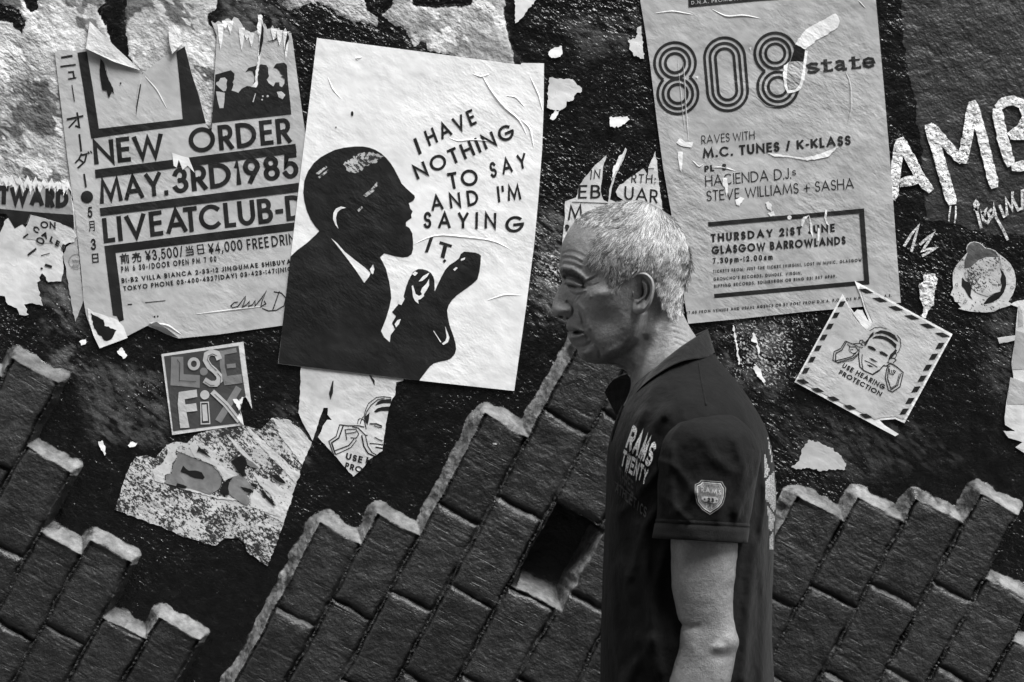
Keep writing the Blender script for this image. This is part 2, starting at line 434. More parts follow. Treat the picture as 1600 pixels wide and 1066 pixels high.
wu = (fbm(PX / 45, PY / 45, 1) - .5) * 8 + (fbm(PX / 11, PY / 11, 2) - .5) * 2.4
wv = (fbm(PX / 45, PY / 45, 5) - .5) * 7 + (fbm(PX / 11, PY / 11, 6) - .5) * 2.4
cx, cy = 800 + (PX - 800) * 1.008, 533 + (PY - 533) * 1.008     # the brick faces stand in front of the wall
Uc = cx * UX + cy * UY + wu; Vc = cx * VX + cy * VY + wv
T = np.full(PX.shape, 9.0)
lipw = 20 + (fbm(PX / 60, PY / 60, 9) - .5) * 10 + (fbm(PX / 16, PY / 16, 10) - .5) * 10
for v0, v1 in zip(VB[:-1], VB[1:]):
    top = TOP[v0]
    a1, a2, a3 = (v0 + 2 - Vc) / lipw, (Vc - v1 + 1) / 7.0, (Uc - top) / lipw
    tm = np.maximum.reduce([a1, a2, a3]); rr = np.sqrt(np.maximum(a1, 0) ** 2 + np.maximum(a2 * .6, 0) ** 2 + np.maximum(a3, 0) ** 2)
    T = np.minimum(T, np.where(tm > 0, np.maximum(tm, rr), tm))
P = 0.030
shape = 1 - sstep(0.0, 1.0, T)
H = P * shape
# joints, tilt and wear of the brick faces
Ur, Vr = Uc - wu * .3, Vc - wv * .3
face = T < 0.02
groove = np.zeros(PX.shape); bev = np.zeros(PX.shape); tilt = np.zeros(PX.shape); tone = np.full(PX.shape, .5)
rb = random.Random(3)
for v0, v1 in zip(VB[:-1], VB[1:]):
    top = TOP[v0]; j = J0[v0]; joints = [j - 155 * k for k in range(-1 if v0 in (974, 1215, 1298) else 0, 9)]
    incol = (Vc >= v0) & (Vc < v1)
    joints = sorted([q for q in joints if q < top - 30], reverse=True)
    spans = [top + 60] + joints + [-1800]
    for a, b in zip(spans[:-1], spans[1:]):
        m = incol & (Uc <= a) & (Uc > b)
        if not m.any(): continue
        dz = rb.uniform(-.0022, .0022); tu = rb.uniform(-.0035, .0035); tv = rb.uniform(-.0022, .0022)
        tilt[m] = dz + tu * (Uc[m] - (a + b) / 2) / 75 + tv * (Vc[m] - (v0 + v1) / 2) / 38
        tone[m] = rb.random()
        gw = rb.uniform(2.0, 4.5)
        du = np.minimum(np.abs(a - Uc), np.abs(Uc - b)) if a in joints else np.abs(Uc - b)
        bev[m] = np.maximum(bev[m], np.exp(-(du[m] / 8.0) ** 2))
        groove[m] = np.maximum(groove[m], (rb.uniform(.45, 1) * np.exp(-(du[m] / gw) ** 2)))
    dv = np.abs(Vr - v1); bev = np.maximum(bev, np.where(face & (dv < 30), np.exp(-(dv / 8.0) ** 2), 0))
    g2 = np.exp(-(dv / 3.8) ** 2) * (dv < 12) * np.clip(1.5 * noise2(Uc / 34, Vc * 0 + v1, 3) + .12, 0.3, 1.2)
    groove = np.maximum(groove, np.where(face, g2, 0))
fade = sstep(0.0, -0.25, T)
H = H + np.where(T < 0, tilt * fade, 0)
H = H - np.where(T < 0.1, groove * .0110 * (.25 + 1.1 * fbm(PX / 24, PY / 24, 21)), 0)
H = H - np.where(T < 0.1, bev * .0026, 0)
# crumbled mortar along the joints
crumb = np.exp(-(np.minimum(np.abs(groove - .5), 1) / .25) ** 2) * face
H = H + crumb * (fbm(PX / 13, PY / 13, 31) - .35) * .004
# chipped ridges across the faces, along the saw marks
saw = fbm(Uc / 3.2, Vc / 40, 41, 2); patch = sstep(.45, .7, fbm(PX / 50, PY / 50, 43))
H = H + np.where(face, (saw - .5) * .0005 * (.3 + patch), 0)
scar = sstep(.70, .78, fbm(Uc / 5, Vc / 55, 47, 2)) * face
H = H - scar * .0006
# missing brick
HV0, HV1, HU0, HU1 = 1137, 1213, -402, -277
hw = (fbm(PX / 18, PY / 18, 55) - .5) * 7
A = np.minimum.reduce([(HU1 - Uc + hw) / 5, (Vc - HV0 + hw) / 7, (Uc - HU0 + 26 + hw) / 26, (HV1 + 14 - Vc + hw) / 24])
A = np.clip(A, 0, 1)
bot = ((Uc - HU0 + 26) / 26 < .97) | ((HV1 + 14 - Vc) / 24 < .97)
H = H - .085 * sstep(0, 1, A)
liphole = np.where((A > 0.0) & bot, np.sin(np.pi * np.clip(A, 0, 1)) ** .5, 0) * ((Uc < HU1 - 8) & (Vc > HV0 + 8))
# mortar lips
lip = np.where((T > .04) & (T < 1.02), np.clip((T - .02) / .14, 0, 1) * np.clip((1.12 - T) / .2, 0, 1), 0)
# lower right flanks: their shade is put into the colour, mortar nearly hidden
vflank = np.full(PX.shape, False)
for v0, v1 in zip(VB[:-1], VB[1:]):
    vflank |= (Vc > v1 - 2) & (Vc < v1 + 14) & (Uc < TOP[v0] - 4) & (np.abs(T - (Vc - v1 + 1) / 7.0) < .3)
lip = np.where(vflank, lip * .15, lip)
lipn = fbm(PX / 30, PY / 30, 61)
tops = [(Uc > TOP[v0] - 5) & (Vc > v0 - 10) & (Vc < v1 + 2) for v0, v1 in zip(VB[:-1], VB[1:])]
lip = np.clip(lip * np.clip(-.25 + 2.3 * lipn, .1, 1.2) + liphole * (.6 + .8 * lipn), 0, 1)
H = H + np.where(lip > .2, (fbm(PX / 6, PY / 6, 71) - .5) * .0032 + (fbm(PX / 26, PY / 26, 73) - .5) * .005, 0)
# the render: lumps, plaster edge
plas = np.full(PX.shape, -30.0)
nz = (fbm(PX / 14, PY / 14, 81, 4) - .5) * 16
for pg in PLASTER: plas = np.maximum(plas, np.clip(sdf(PX, PY, pg), -30, 30))
for pg in DARKPATCH: plas = np.minimum(plas, -np.clip(sdf(PX, PY, pg), -30, 30))
plas = plas + nz * .55
stain = np.zeros(PX.shape)
for pg, s in STAIN: stain = np.maximum(stain, s * sstep(-18, 14, sdf(PX, PY, pg) + nz * 1.2))
# peeled patches, with the slant of the torn paper fibres
ra, rb_ = PX * .79 + PY * .62, -PX * .62 + PY * .79
n1 = fbm(ra / 70, rb_ / 42, 111, 6); n2 = fbm(ra / 16, rb_ / 6, 115, 4); n3 = fbm(ra / 55, rb_ / 30, 119, 6)
stain0 = stain * sstep(.36, .60, n2 * .6 + n1 * .4)
zone = sstep(-10, 60, PX) * .0 + np.where(PX < 430, 1.0, .35)
pm_ = n1 * .8 + n2 * .2; q1, q2 = np.quantile(pm_, .70), np.quantile(pm_, .76)
stain = np.clip(stain0 + .85 * zone * sstep(q1, q2, pm_), 0, .95)
pm_ = n3 * .8 + n2 * .2; q1, q2 = np.quantile(pm_, .84), np.quantile(pm_, .88); pale = .75 * sstep(q1, q2, pm_)
grime = np.clip(np.where(plas < 0, stain0, 0) * 1.2, 0, 1)
matte = np.clip(sdf(PX, PY, MATTE) + nz * .5, -30, 30)
worn = np.full(PX.shape, .06)
for (wx, wy), r, s in WORN: worn = np.maximum(worn, s * np.exp(-((PX - wx) ** 2 + (PY - wy) ** 2) / r ** 2))
worn = worn * (.5 + fbm(PX / 20, PY / 20, 91))
out = T > 1.0
H = H + np.where(out, (fbm(PX / 26, PY / 26, 101) - .5) * .0016, 0)
H = H + np.where(out & (plas < 2), -.0009, 0) * (plas > -6)
H = H - .0006                                            # paper always lies proud of it

VV = np.stack([(PX - 800) * K, -H, CZ + (533 - PY) * K], -1).reshape(-1, 3)
idx = np.arange(nW * nH).reshape(nH, nW)
quads = np.stack([idx[:-1, :-1], idx[1:, :-1], idx[1:, 1:], idx[:-1, 1:]], -1).reshape(-1, 4)
qT = (T[:-1, :-1] + T[1:, 1:]).ravel() / 2
qx = ((PX[:-1, :-1] + PX[1:, 1:]) / 2).ravel(); qv = ((Vc[:-1, :-1] + Vc[1:, 1:]) / 2).ravel()
A_all = dict(plaster=plas.ravel() / 30, matte=matte.ravel() / 30, worn=worn.ravel(), lip=lip.ravel(), tone=tone.ravel(), stain=stain.ravel(), pale=pale.ravel(), grime=grime.ravel())

def wall_material():
    M = NT("black painted render")
    # paint
    p1 = M.noise(60, 4, .6)
    black = M.ramp(p1, .3, .75, .003, .008)
    mt = M.ramp(M.math('ADD', M.attr('matte'), M.math('MULTIPLY', M.math('SUBTRACT', M.noise(70, 3), .5), .35)), -.02, .02)
    base = M.mix(mt, black, M.ramp(M.noise(18, 4, .6), .3, .7, .017, .027))
    # white flecks where the paint is worn
    fl = M.noise(300, 3, .7, rot=CR, stretch=(.6, 1, 1)); wo = M.attr('worn')
    thr = M.ramp(wo, 0, 1, .735, .505)
    k = M.ramp(M.math('SUBTRACT', fl, thr), 0, .04)
    base = M.mix(k, base, M.ramp(M.noise(120, 2), .3, .7, .22, .62))
    # bare plaster with torn paper fibre
    fib = M.noise(85, 5, .68, rot=CR, stretch=(.45, 1, 1)); big = M.noise(20, 4, .6, off=2)
    pc = M.math('MULTIPLY', M.ramp(fib, .32, .7, .26, .56), M.ramp(big, .3, .7, .7, 1.15))
    grain = M.ramp(M.noise(420, 2, .6), .62, .7); pc = M.mix(M.math('MULTIPLY', grain, .5), pc, .62)
    pc = M.mix(M.attr('stain'), pc, M.ramp(fib, .35, .75, .03, .13))
    pc = M.mix(M.attr('pale'), pc, .66)
    pm = M.ramp(M.math('ADD', M.attr('plaster'), M.math('MULTIPLY', M.math('SUBTRACT', M.noise(160, 3, .65), .5), .3)), -.012, .02)
    col = M.mix(pm, base, pc)
    col = M.mix(M.attr('grime'), col, M.ramp(fib, .3, .7, .03, .20))
    lp = M.ramp(M.math('ADD', M.attr('lip'), M.math('MULTIPLY', M.math('SUBTRACT', M.noise(130, 4, .65), .5), .7)), .35, .6)
    col = M.mix(lp, col, M.math('MULTIPLY', M.ramp(M.noise(70, 5, .65), .3, .7, .075, .17), M.ramp(M.noise(17, 4, .6, off=7), .35, .65, .45, 1.3)))
    M.grey(col)
    r = M.mix(mt, M.ramp(M.noise(35, 3), .35, .65, .15, .30), .46)
    r = M.mix(pm, r, .9); r = M.mix(lp, r, .85); M.rough(r); M.spec(.36)
    peb = M.n("ShaderNodeTexVoronoi", feature='SMOOTH_F1'); M.link(M.coord(), peb.inputs['Vector']); peb.inputs['Scale'].default_value = 190
    mod = M.math('MULTIPLY', M.ramp(M.noise(4.5, 4, .6, off=31), .36, .64, .15, 1.35), M.ramp(M.attr('matte'), -.1, .15, 1, .4))
    M.bump((M.noise(22, 3, .55), .008), (M.math('MULTIPLY', mod, M.math('SUBTRACT', M.noise(120, 2, .55, rot=CR, stretch=(.7, 1, 1.2)), .5)), .0034), (M.noise(330, 2, .6), .0009), (peb.outputs['Distance'], .0005))
    return M.m
def brick_material():
    M = NT("painted brick")
    BR = math.radians(-28.4)
    fine = M.noise(300, 3, .6, rot=BR, stretch=(.045, 1, 1)); mid = M.noise(26, 4, .6)
    base = M.math('MULTIPLY', M.ramp(fine, .3, .72, .8, 1.3), M.ramp(mid, .3, .7, .010, .0165))
    base = M.math('MULTIPLY', base, M.ramp(M.attr('tone'), 0, 1, .62, 1.3))
    # paint drops
    dr = M.noise(95, 1, .4, off=9); zone = M.ramp(M.noise(5, 2, .5, off=1), .52, .6)
    base = M.mix(M.math('MULTIPLY', M.ramp(dr, .80, .83), zone), base, .6)
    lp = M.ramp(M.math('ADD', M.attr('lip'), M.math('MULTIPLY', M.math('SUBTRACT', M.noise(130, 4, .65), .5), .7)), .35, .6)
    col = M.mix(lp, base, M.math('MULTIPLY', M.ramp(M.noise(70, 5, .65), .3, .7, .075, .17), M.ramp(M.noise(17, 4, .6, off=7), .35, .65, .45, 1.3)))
    M.grey(col)
    M.rough(M.mix(lp, M.ramp(mid, .3, .7, .42, .62), .88)); M.spec(.45)
    dash = M.ramp(M.noise(70, 3, .65, rot=BR, stretch=(.16, 1, 1.6), off=6), .60, .68, 0, 1)
    M.bump((fine, .00045), (M.noise(150, 3, .6), .0012), (dash, -.0004), (M.noise(34, 4, .6), .0065))
    return M.m
MAT_WALL = wall_material(); MAT_BRICK = brick_material()
wall = empty("wall", (0, 0, 0))
tag(wall, "black painted street wall with stepped slanting brickwork, pasted over with torn posters", "wall")
def submesh(name, mask, mat):
    q = quads[mask]; used = np.unique(q); re = np.zeros(nW * nH, int); re[used] = np.arange(len(used))
    return obj(name, VV[used], re[q], mat, wall, smooth=True, attrs={k: v[used] for k, v in A_all.items()})
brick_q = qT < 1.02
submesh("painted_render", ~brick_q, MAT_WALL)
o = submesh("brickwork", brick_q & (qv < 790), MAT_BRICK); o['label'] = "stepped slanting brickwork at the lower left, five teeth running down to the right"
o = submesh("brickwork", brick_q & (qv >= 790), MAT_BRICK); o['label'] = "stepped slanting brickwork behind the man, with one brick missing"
# the rest of the wall, plain render all round
MP = NT("plain black render"); MP.grey(MP.ramp(MP.noise(12, 4), .3, .7, .003, .008)); MP.spec(.36); MP.rough(.25); MP.bump((MP.noise(22, 3, .55), .008), (MP.noise(120, 2), .0030))
x0, x1 = (gx[0] - 800) * K, (gx[-1] - 800) * K; z1, z0 = CZ + (533 - gy[0]) * K, CZ + (533 - gy[-1]) * K
Vb = []; Fb = []
for (a, b, c, d) in [(-6, x0, 0, 4.6), (x1, 6, 0, 4.6), (x0, x1, z1, 4.6), (x0, x1, 0, z0)]:
    n = len(Vb); Vb += [(a, 0.0005, c), (b, 0.0005, c), (b, 0.0005, d), (a, 0.0005, d)]; Fb.append((n, n + 1, n + 2, n + 3))
n = len(Vb); Vb += [(-6, .25, 0), (6, .25, 0), (6, .25, 4.6), (-6, .25, 4.6)]
Fb += [(n + 1, n, n + 3, n + 2)]
Vb += [(-6, .0005, 4.6), (6, .0005, 4.6)]; Fb += [(n + 4, n + 5, n + 2, n + 3)]
obj("outer_render", Vb, Fb, MP.m, wall)
# ground
MG = NT("paving"); MG.grey(MG.ramp(MG.noise(30, 5, .65), .3, .7, .05, .09)); MG.rough(.85); MG.bump((MG.noise(160, 3), .003))
g = obj("pavement", [(-30, -30, -.004), (30, -30, -.004), (30, .2, -.004), (-30, .2, -.004)], [(0, 1, 2, 3)], MG.m); g['kind'] = 'structure'

# brush painted marks on the wall
MW = NT("white brushed paint")
a = MW.noise(90, 4, .65); s = MW.noise(300, 3, .7); thr = MW.ramp(MW.noise(16, 3, .6), .35, .7, .33, .50)
kk = MW.ramp(MW.math('SUBTRACT', s, thr), -.03, .03)
MW.grey(MW.mix(kk, .03, MW.ramp(a, .3, .7, .50, .72))); MW.rough(.6); MW.bump((MW.noise(22, 3, .55), .012), (MW.noise(120, 3, .6), .004), (a, .001))
MG2 = NT("chalky scrawl"); MG2.grey(MG2.mix(MG2.ramp(MG2.noise(380, 3, .7), .36, .5), .08, .52)); MG2.rough(.7); MG2.bump((MG2.noise(120, 3), .004))
gr = Flat(.0022)
def brush(pts, w, seed):
    r = random.Random(seed); q = []
    for (a, b) in zip(pts[:-1], pts[1:]):
        n = max(2, int(math.hypot(b[0] - a[0], b[1] - a[1]) / 5))
        q += [(a[0] + (b[0] - a[0]) * i / n + r.gauss(0, .35), a[1] + (b[1] - a[1]) * i / n + r.gauss(0, .35)) for i in range(n)]
    q.append(pts[-1]); m_ = len(q); gr.stroke(q, w, taper=[(1 + r.gauss(0, .03)) * min(1, .66 + .17 * i, .66 + .17 * (m_ - 1 - i)) for i in range(m_)])
brush([(1406, 218), (1400, 262), (1394, 313)], 16, 1); brush([(1405, 216), (1424, 252), (1440, 281), (1455, 299)], 16, 2)
brush([(1404, 287), (1420, 283), (1438, 280)], 16, 3)
brush([(1450, 194), (1462, 230), (1474, 272), (1488, 320)], 17, 4); brush([(1452, 196), (1478, 225), (1503, 254)], 15, 5)
brush([(1503, 256), (1511, 215), (1520, 160)], 17, 6); brush([(1518, 158), (1532, 205), (1543, 250), (1554, 294)], 16, 7)
brush([(1556, 168), (1566, 215), (1579, 260)], 17, 8); brush([(1556, 169), (1568, 160), (1582, 157), (1598, 164), (1605, 182), (1596, 200), (1576, 213)], 15, 9)
brush([(1578, 213), (1605, 210), (1624, 224), (1626, 244), (1608, 258), (1580, 262)], 16, 10)
gr.stroke([(1485, 322), (1483, 334), (1482, 346)], 2.4); gr.stroke([(1493, 322), (1493, 336), (1491, 349)], 2.4)
gr.build("graffiti_lettering", MW.m, wall, "thick white brushed capitals AMB")
gs = Flat(.0019); z = zm(1400, 140, 4.1)
for st in ([(545, 890), (522, 800), (500, 735), (512, 715), (526, 735), (515, 770), (498, 765)], [(548, 800), (575, 770), (566, 800), (548, 785), (556, 835), (585, 855), (605, 820)],
           [(615, 765), (590, 790), (600, 830), (625, 800), (625, 740), (640, 820), (680, 890), (715, 965)], [(660, 740), (690, 812), (710, 800), (702, 700), (742, 770), (745, 655)],
           [(745, 700), (780, 772), (808, 760), (806, 650), (840, 640)], [(50, 1005), (95, 930), (142, 875), (118, 960), (97, 1040)],
           [(150, 995), (195, 955), (240, 920), (205, 975), (168, 1033), (210, 1022), (255, 1016), (205, 1045), (165, 1066)]):
    gs.stroke(z(st), 4.2)
gs.build("scrawled_tag", MG2.m, wall, "thin pale handwriting below the white capitals")
dab = Flat(.0021); z = zm(1200, 420, 3.9475)
dab.poly(jag(z([(960, 35), (1000, 30), (1030, 33), (1045, 62), (1040, 95), (1025, 140), (1022, 225), (985, 260), (972, 305), (950, 300), (957, 240), (940, 195), (935, 150), (930, 95), (958, 80)]), .7, 3, 5))
dab.build("paint_dab", MW.m, wall, "short white paint dab with a drip")

# unseen house added behind the camera to keep the low sky off the wall
MB = NT("sooty brick"); bt = MB.n("ShaderNodeTexBrick"); bm_ = MB.n("ShaderNodeMapping"); MB.link(MB.coord(), bm_.inputs[0]); bm_.inputs['Rotation'].default_value = (math.radians(90), 0, 0); MB.link(bm_.outputs[0], bt.inputs['Vector'])
bt.inputs['Scale'].default_value = 4; bt.inputs['Color1'].default_value = (.16,) * 3 + (1,); bt.inputs['Color2'].default_value = (.11,) * 3 + (1,); bt.inputs['Mortar'].default_value = (.24,) * 3 + (1,)
MB.link(bt.outputs['Color'], MB.b.inputs['Base Color']); MB.rough(.9)
MGl = NT("window glass"); MGl.grey(.02); MGl.rough(.1)
MFr = NT("painted frame"); MFr.grey(.45); MFr.rough(.6)
house = empty("added_house", (0, -5.2, 0)); tag(house, "unseen brick house added behind the camera to block the low sky", "building")
HW, HH = 11.0, 7.5
wins = [(x, z) for z in (1.2, 4.3) for x in (-9, -6, -3, 0, 3, 6, 9)]
xs = sorted({-HW, HW} | {x - .5 for x, z in wins} | {x + .5 for x, z in wins}); zs = sorted({0, HH} | {z for x, z in wins} | {z + 1.6 for x, z in wins})
Vh_ = []; Fh_ = []
for a_, b_ in zip(xs[:-1], xs[1:]):
    for c_, d_ in zip(zs[:-1], zs[1:]):
        if any(abs((a_ + b_) / 2 - x) < .4 and z < (c_ + d_) / 2 < z + 1.6 for x, z in wins): continue
        n = len(Vh_); Vh_ += [(a_, -5.2, c_), (b_, -5.2, c_), (b_, -5.2, d_), (a_, -5.2, d_)]; Fh_.append((n + 3, n + 2, n + 1, n))
n = len(Vh_); Vh_ += [(-HW, -5.2, HH), (HW, -5.2, HH), (HW, -9, HH), (-HW, -9, HH), (-HW, -9, 0), (HW, -9, 0), (-HW, -5.2, 0), (HW, -5.2, 0)]
Fh_ += [(n, n + 1, n + 2, n + 3), (n + 3, n + 2, n + 5, n + 4), (n + 6, n, n + 3, n + 4), (n + 1, n + 7, n + 5, n + 2)]
obj("wall", Vh_, Fh_, MB.m, house, (0, -5.2, 0))
for x, z in wins:
    V = []; F = []
    for a_, b_, c_, d_ in ((x - .5, x - .42, z, z + 1.6), (x + .42, x + .5, z, z + 1.6), (x - .42, x + .42, z, z + .08), (x - .42, x + .42, z + 1.52, z + 1.6), (x - .42, x + .42, z + .77, z + .83)):
        n = len(V); V += [(a_, -5.3, c_), (b_, -5.3, c_), (b_, -5.3, d_), (a_, -5.3, d_), (a_, -5.24, c_), (b_, -5.24, c_), (b_, -5.24, d_), (a_, -5.24, d_)]
        F += [(n + 4, n + 7, n + 6, n + 5), (n, n + 4, n + 5, n + 1), (n + 3, n + 2, n + 6, n + 7), (n, n + 3, n + 7, n + 4), (n + 1, n + 5, n + 6, n + 2)]
    fr_ = obj("window", V, F, MFr.m, house, (0, -5.2, 0))
    p_ = obj("pane", [(x - .5, -5.29, z), (x + .5, -5.29, z), (x + .5, -5.29, z + 1.6), (x - .5, -5.29, z + 1.6)], [(3, 2, 1, 0)], MGl.m, fr_, (0, -5.2, 0))
# ------------------------------------------------------------------ posters, stickers and scraps
INK = ink_mat("printed black ink", .010, paper=.45, wear=.55)
INKB = ink_mat("solid black print", .011, paper=.55, wear=.35, amp=1.25, rough=.36)
GREYINK = ink_mat("worn grey print", .15, paper=.4, wear=.8)
BARE = paper_mat("bare torn paper", .70, dirt=.2)
P_FLAP = paper_mat("creased back of poster paper", .40, amp=2.0, dirt=.25)
P_NEWSY = paper_mat("grey poster paper", .40, amp=.8, dirt=.16)
P_QUOTE = paper_mat("white poster paper", .69, amp=.7, dirt=.07)
P_NUM = paper_mat("mid grey poster paper", .35, amp=1.15, dirt=.12, rough=.5)
P_STICK = paper_mat("grey sticker paper", .43, amp=1.1)
P_WHITE = paper_mat("old white paper", .56, dirt=.28)
P_SPECK = paper_mat("scraped speckled paper", .50, specks=1.0, dirt=.2)
P_SPECK2 = paper_mat("lightly scraped paper", .52, specks=.15, dirt=.2)
P_SCUFF = paper_mat("scuffed print", .42, specks=.8, dirt=.3)
P_RING = paper_mat("smudged sticker paper", .50, specks=.4, dirt=.3)
P_DULL = paper_mat("dull grey paper", .22, specks=.25, dirt=.25)
HOLE = ink_mat("black wall showing through", .010, paper=.3, wear=.35, rough=.3)

def thing(name, pts, label, cat, group=None):
    cx = sum(p[0] for p in pts) / len(pts); cy = sum(p[1] for p in pts) / len(pts)
    e = empty(name, Wp(cx, cy, 0)); return tag(e, label, cat, group)
def sheet(name, pts, d, mat, label, cat, group=None, part="paper", thick=.0014):
    e = thing(name, pts, label, cat, group)
    f = Flat(d); f.poly(pts, thick); f.build(part, mat, e); return e

# --- A: the gig poster with heavy bars and Japanese down the side -------------
zA = zm(0, 0, 3.2); zA2 = zm(0, 250, 3.2)
A_out = [(86, 82), (97, 78), (121, 80), (137, 76), (140, 70), (180, 94), (221, 113), (222, 117), (246, 97), (262, 86), (276, 80), (289, 73), (294, 92), (299, 112), (303, 126), (312, 146),
         (322, 194), (327, 203), (331, 206), (333, 180), (335, 125), (339, 56), (330, 33), (336, 37), (341, 33), (347, 36), (353, 30), (358, 29), (362, 33), (366, 27), (372, 29), (378, 38), (382, 46), (387, 48),
         (392, 51), (398, 50), (403, 47), (405, 25), (409, 25), (410, 40), (414, 37), (418, 46), (423, 45), (426, 40), (430, 47), (436, 44), (441, 52), (446, 44), (450, 52), (455, 52), (457, 62), (466, 130), (478, 215), (492, 330), (506, 500),
         (440, 509), (340, 523), (280, 529), (268, 525), (250, 517), (231, 509), (196, 527), (156, 545), (148, 528), (141, 510), (135, 492), (131, 470), (127, 420), (118, 340), (105, 240), (94, 150)]
A = sheet("gig_poster", A_out, .0022, P_NEWSY, "grey concert poster with heavy black bars, Japanese down its left side and a torn top", "poster")
a = Flat(.0026)
up = (-3.5, -39)
text(a, "NEW", (148, 259), (258, 246.5), up, .175, .10); text(a, "ORDER", (297, 240.5), (456, 223), up, .175, .13)
text(a, "MAY.", (157, 320), (264, 305), up, .175, .07); text(a, "3RD", (272, 303.5), (363, 291), up, .175, .10); text(a, "1985", (369, 289.5), (468, 278), up, .175, .10)
text(a, "LIVE", (163, 380.5), (256, 367.5), up, .175, .12); text(a, "AT", (261, 367), (311, 361), up, .175, -.12); text(a, "CLUB-D", (313, 361), (480, 342), up, .175, .10)
a.poly([(149, 265.5), (462, 225), (464, 239), (150, 278.5)]); a.poly([(156.5, 325.5), (467, 286), (469, 299.5), (158, 337.5)])
a.poly([(163.5, 384.5), (470, 346.5), (471, 359), (181, 395.5), (187, 440), (194, 500), (187, 503), (183, 494), (177, 493), (170, 440)])
a.poly([(121.5, 83), (136, 80.5), (146, 140), (155, 201.5), (286, 186.5), (281, 130), (276, 82), (289, 73), (294, 92), (299, 112), (303, 126), (310, 146), (322, 192.5), (230, 204), (143, 217), (131, 140)])
# picture of four people
zP = zm(300, 0, 6.663)
a.poly([(331, 192.5)] + zP([(227, 1066), (240, 900), (245, 780), (405, 735), (445, 770), (440, 830), (425, 860), (435, 882), (415, 945), (450, 955), (485, 970), (520, 925), (580, 897), (625, 905), (650, 850), (655, 800), (630, 745),
        (600, 738), (560, 752), (590, 710), (660, 690), (720, 673), (775, 681), (796, 712), (797, 770), (805, 795), (780, 830), (800, 868), (850, 903), (870, 860), (910, 860), (915, 898), (940, 910), (966, 870), (968, 825), (925, 800), (955, 790), (925, 775), (915, 750), (885, 715), (850, 708), (880, 665), (960, 655), (990, 680), (1000, 850), (1025, 1066)]) + [(455.5, 179)])
# small print
hh = (-2, -16.5)
text(a, ['mae', 'uri'], (189, 413), (222, 409.5), (-2, -16), .11, .3)
text(a, ['Y=', '3', ',', '5', '0', '0', '/'], (229, 408.5), (287, 401), hh, .15, .16); text(a, ['tou', 'hi'], (291, 400), (320, 396.5), (-2, -15), .11, .35)
text(a, ['Y=', '4', ',', '0', '0', '0'], (327, 397.5), (380, 390.5), hh, .15, .16); text(a, "FREE DRINK", (387, 391), (474, 380), (-2, -17), .15, .2, .15)
text(a, "PM 6 30-/DOOR OPEN PM 7 00", (190.5, 425.5), (339, 409), (-1, -9), .2, .3, .6)
text(a, "B1-B2 VILLA BIANCA 2-33-12 JINGUMAE SHIBUYA-KU", (191, 442.5), (474, 410.5), (-1, -7.5), .2, .25, .5)
text(a, "TOKYO PHONE 03-400-4327(DAY) 03-423-1471(NIGHT)", (194, 455), (474, 422), (-1, -7.5), .2, .25, .5)
for st in ([(372, 472), (366, 473), (361, 478), (364, 481), (372, 479), (384, 463), (383, 470), (379, 480), (386, 476), (390, 471), (389, 479), (395, 476), (399, 470), (399, 478), (409, 466), (417, 454), (410, 470), (408, 479), (416, 475), (413, 470)],
           [(437, 455), (431, 472), (426, 486)], [(428, 456), (440, 458), (447, 466), (444, 478), (432, 485), (420, 486), (410, 482)]):
    a.stroke(st, 1.5)
a.stroke([(200, 476), (207, 475.5)], 1.8); a.stroke([(227, 473), (259, 470)], 1.2); a.disc((242, 495), 1.4, n=8); a.disc((247, 494.3), 1.4, n=8)
# Japanese column
for st, w in (([(96, 90.5), (114, 87.5)], 3.2), ([(95, 104.5), (119, 101.5)], 2.6), ([(107, 113.5), (115, 112.5), (116.5, 122)], 2.6), ([(107, 124), (120, 122)], 2.2), ([(113, 133), (117, 159)], 1.5),
              ([(105, 187), (131, 181.5)], 3), ([(121, 176), (124.5, 199), (118, 197)], 3), ([(120, 187), (108, 200)], 2.4), ([(124.5, 210), (127.5, 237)], 3),
              ([(128, 240), (124, 249), (118, 255)], 2.6), ([(127, 243), (136, 241), (133, 253), (122, 263)], 2.8), ([(124, 249), (131, 254)], 2.4), ([(138, 237), (140, 241)], 2), ([(142, 236), (144, 240)], 2), ([(132, 272), (135, 293)], 3)):
    a.stroke(st, w)
a.disc((136.5, 308), 9.6)
text(a, "5", (138, 341), (145.5, 340), (-1, -17), .17); text(a, ['tsuki'], (139.5, 362), (149, 361), (-1, -16), .1); text(a, "3", (143, 391.5), (151, 390.5), (-1, -18), .17); text(a, ['hi'], (145, 411), (155, 410), (-1, -14), .13)
a.build("lettering", INK, A)
b = Flat(.0031)
b.poly(zP([(283, 850), (300, 816), (345, 810), (370, 838), (360, 880), (367, 910), (355, 950), (330, 955), (292, 922), (252, 880), (256, 860)])); b.poly(zP([(252, 955), (290, 958), (345, 970), (340, 1060), (330, 1130), (290, 1130), (270, 1050)]))
b.poly(zP([(885, 960), (935, 955), (975, 992), (945, 1038), (905, 1015)]))
for c, r in (((740, 1005), 9), ((790, 1005), 12), ((733, 1042), 9)): b.disc(zP([c])[0], r / 6.6, n=9)
b.poly(zP([(660, 975), (668, 980), (645, 1066), (632, 1066)]))
b.split("bare_patch", P_NEWSY, A)
b = Flat(.0030)
b.poly(zA2([(440, 740), (470, 760), (520, 775), (590, 800), (620, 835), (640, 890), (500, 942), (470, 880), (445, 800)]))
b.poly(jag(zP([(690, 160), (725, 155), (745, 250), (735, 370), (715, 600), (700, 720), (685, 800), (690, 880), (670, 915), (620, 908), (650, 870), (665, 760), (690, 600), (700, 400), (680, 330)]), .5, 3, 2))
